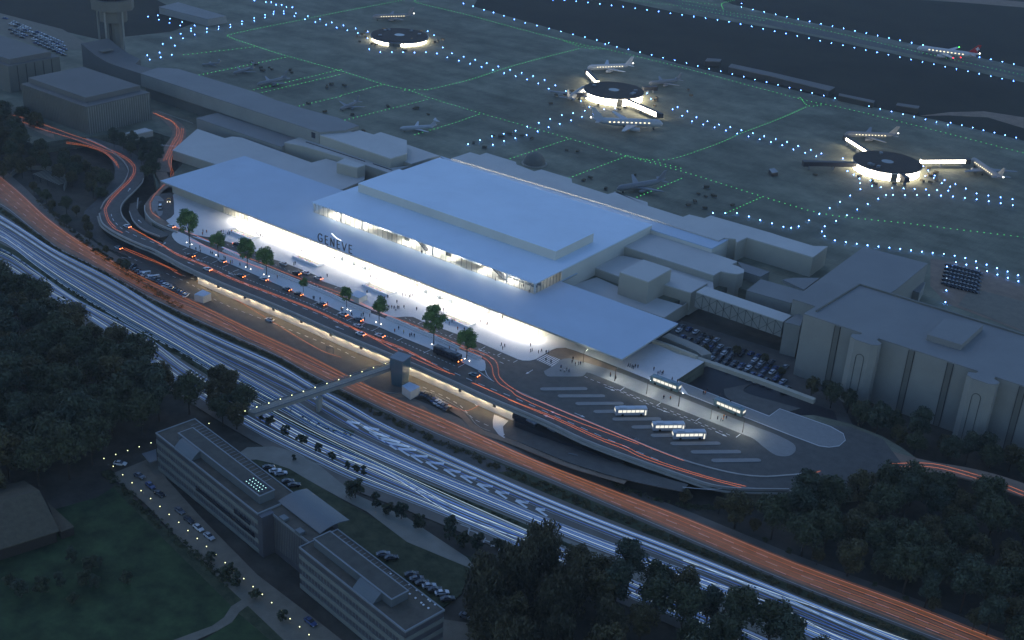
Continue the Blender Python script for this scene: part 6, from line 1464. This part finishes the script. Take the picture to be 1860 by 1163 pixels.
# individual shrubs along the near edge of the motorway
sh=[('c1',1555,50,1.1),('c1',1645,95,1.15),('c1',1735,140,.95),('c1',1808,180,.9),('fb',385,640,.9),('fb',470,690,1.1),('c1',1603,185,.6),('c2',75,385,1.9),('c2',188,440,1.35),('c2',258,478,1.2),('c2',325,500,1.5),('c2',420,550,1.4),('c2',590,610,2.0),('c2',665,650,1.4),('c2',740,670,1.5),('c2',850,670,1.2),('fb',1190,1095,.8),('fb',1270,1120,.8),('fb',1340,1150,.9)]
for i,(k_,x,y,s_) in enumerate(sh): tree('s1' if i%2 else 's2',P(q(k_,x,y),L_+.1),'rounded shrub on the grass edge beside the near white carriageway','shrubs beside the near carriageway',s_,cat='shrub',name='shrub')
for i,(x,y,s_) in enumerate([(395,740,1.4),(500,790,1.5),(545,760,.8),(690,850,1.1),(1150,740,1.0),(1250,820,1.3),(1290,870,1.2),(1390,940,1.0),(1540,1060,1.0),(60,880,1.3),(120,930,1.5),(230,900,1.4),(330,870,1.2),(470,860,1.4),(520,880,1.2),(400,960,.9)]):
    tree('s1' if i%2 else 's2',P(q('c1',x,y),L_+.1),'dark shrub on the lawn between barn and office drive','shrubs on the lawn',s_,cat='shrub',name='shrub')
# hedge in the central verge and others: individually uncountable
def hedge_stuff(name,label,A,B,u0,u1,n,hs,ls,m,seed,cat='hedge'):
    r=random.Random(seed); vs=[];fs=[]; N=len(A)-1
    bumps=[(r.random(),r.uniform(u0,u1),r.uniform(.5,1)) for _ in range(int(n/28))]
    for i in range(n):
        t,u,h_=bumps[r.randrange(len(bumps))]; base=along(A,min(1,max(0,t))).lerp(along(B,min(1,max(0,t))),u) if 0 else None
        j=t*N; j0=min(N-1,int(j)); f=j-j0; a_=A[j0].lerp(A[j0+1],f); b_=B[j0].lerp(B[j0+1],f); p_=a_.lerp(b_,u)
        d_=Vector((r.gauss(0,1),r.gauss(0,1),abs(r.gauss(0,1)))).normalized()*hs*h_*r.random()**.4; p_=p_+d_
        s_=ls*r.uniform(.6,1.3); a=Vector((r.gauss(0,1),r.gauss(0,1),r.gauss(0,1))).normalized(); b2=a.orthogonal().normalized(); k=len(vs); vs+=[p_-a*s_*.5,p_+b2*s_*.5,p_+a*s_*.5,p_-b2*s_*.5]; fs.append((k,k+1,k+2,k+3))
    mb=MB(); mb.add(vs,fs,m); o=mb.build(name); tag(o,label,cat,kind='stuff')
def bd(a,b_,u,z,N=80): return between(a,b_,u,z,N)
HA=bd(OR_N,W1_F,.25,L_+.1); HB=bd(OR_N,W1_F,.70,L_+.1)
hedge_stuff('central_hedge','ragged low hedge between the orange and the white carriageways',HA,HB,.1,.9,26000,1.25,.42,M['leaf_olive'],41)
va_=smoothpath([P(p,L_+.15) for p in vg1],6); vb_=[p+Vector((0,-1.2,0)) for p in va_]
hedge_stuff('verge_scrub','green scrub on the verge between the white carriageways',va_,vb_,0,1,5000,.9,.4,M['leaf_dark'],42)
va_=smoothpath([P(p,L_+.15) for p in vg2],6); vb_=[p+Vector((0,-.7,0)) for p in va_]
hedge_stuff('thin_hedge','thin clipped hedge between the middle and near carriageways',va_,vb_,0,1,5000,.55,.35,M['leaf_dark'],43)
va_=smoothpath(PW('c1 600,240 660,300 900,530 1150,740 1290,860',L_+.1),6); vb_=[p+Vector((-1.5,-2.5,0)) for p in va_]
hedge_stuff('path_hedge','low hedge along the row of yellowish path lamps',va_,vb_,0,1,6000,1.1,.4,M['leaf_dark'],44)
va_=smoothpath([P(p,L_+.1) for p in [(60,362),(143,438),(200,480),(262,524),(320,560)]],6); vb_=[p+Vector((2,3,0)) for p in va_]
hedge_stuff('bank_scrub','dark scrub on the bank between the orange carriageway and the link road',va_,vb_,0,1,6000,1.2,.42,M['leaf_olive'],45)
va_=smoothpath(PW('y6 740,850 1100,1000 1500,1150 A 1140,888 1240,915 1300,920',L_+.1),6); vb_=[p+Vector((1,-2,0)) for p in va_]
hedge_stuff('kerb_scrub','dark scrub strip below the outer road at centre right',va_,vb_,0,1,5000,1.0,.4,M['leaf_dark'],46)
# overhead sign by the bank and the small motorway sign
for k_,x,y,lb in (('A',221,477,'small dark gantry frame beside the orange carriageway'),('y6',1065,960,'small dark gantry frame beside the outer road'),('A',593,640,'grey cabinet frame at the edge of the lower road')):
    p_=P(q(k_,x,y),L_+.1); e=empty('gantry',p_,lb,'gantry'); MB().box((p_.x,p_.y,L_+1.4),(.2,.2,2.8),M['steel']).box((p_.x+3,p_.y+1,L_+1.4),(.2,.2,2.8),M['steel']).build('posts',e); MB().tube([(p_.x,p_.y,L_+2.8),(p_.x+3,p_.y+1,L_+2.8)],.15,M['steel'],5).build('beam',e)
p_=P(q('c3',645,680),L_+.1); e=empty('road_sign',p_,'small blue motorway sign on a post beside the lower right wood','road sign'); MB().tube([p_,p_+Vector((0,0,4))],.08,M['steel'],5).build('post',e); MB().box(p_+Vector((.6,0,5)),(2.2,.1,2.2),mat('blue_sign_face',(.03,.06,.2),.5,0),.4).build('panel',e)
for pr in pp: pass
# ================================================================ evening haze over the whole airfield
hz=MB().box((-850,1350,(H+30+L_-2)/2),(3700,3500,H+30-(L_-2)),bpy.data.materials.new('haze_air')).build('haze'); tag(hz,kind='stuff')
hz['label']='thin evening haze over the whole airfield'; hz['category']='haze'
m=hz.data.materials[0]; m.use_nodes=True; nt=m.node_tree; nt.nodes.clear(); o_=nt.nodes.new('ShaderNodeOutputMaterial'); v_=nt.nodes.new('ShaderNodeVolumePrincipled')
v_.inputs['Color'].default_value=(.88,.94,1,1); v_.inputs['Density'].default_value=HAZE; v_.inputs['Anisotropy'].default_value=.3
nt.links.new(v_.outputs[0],o_.inputs['Volume']); sc.cycles.volume_max_steps=64; sc.cycles.volume_bounces=1
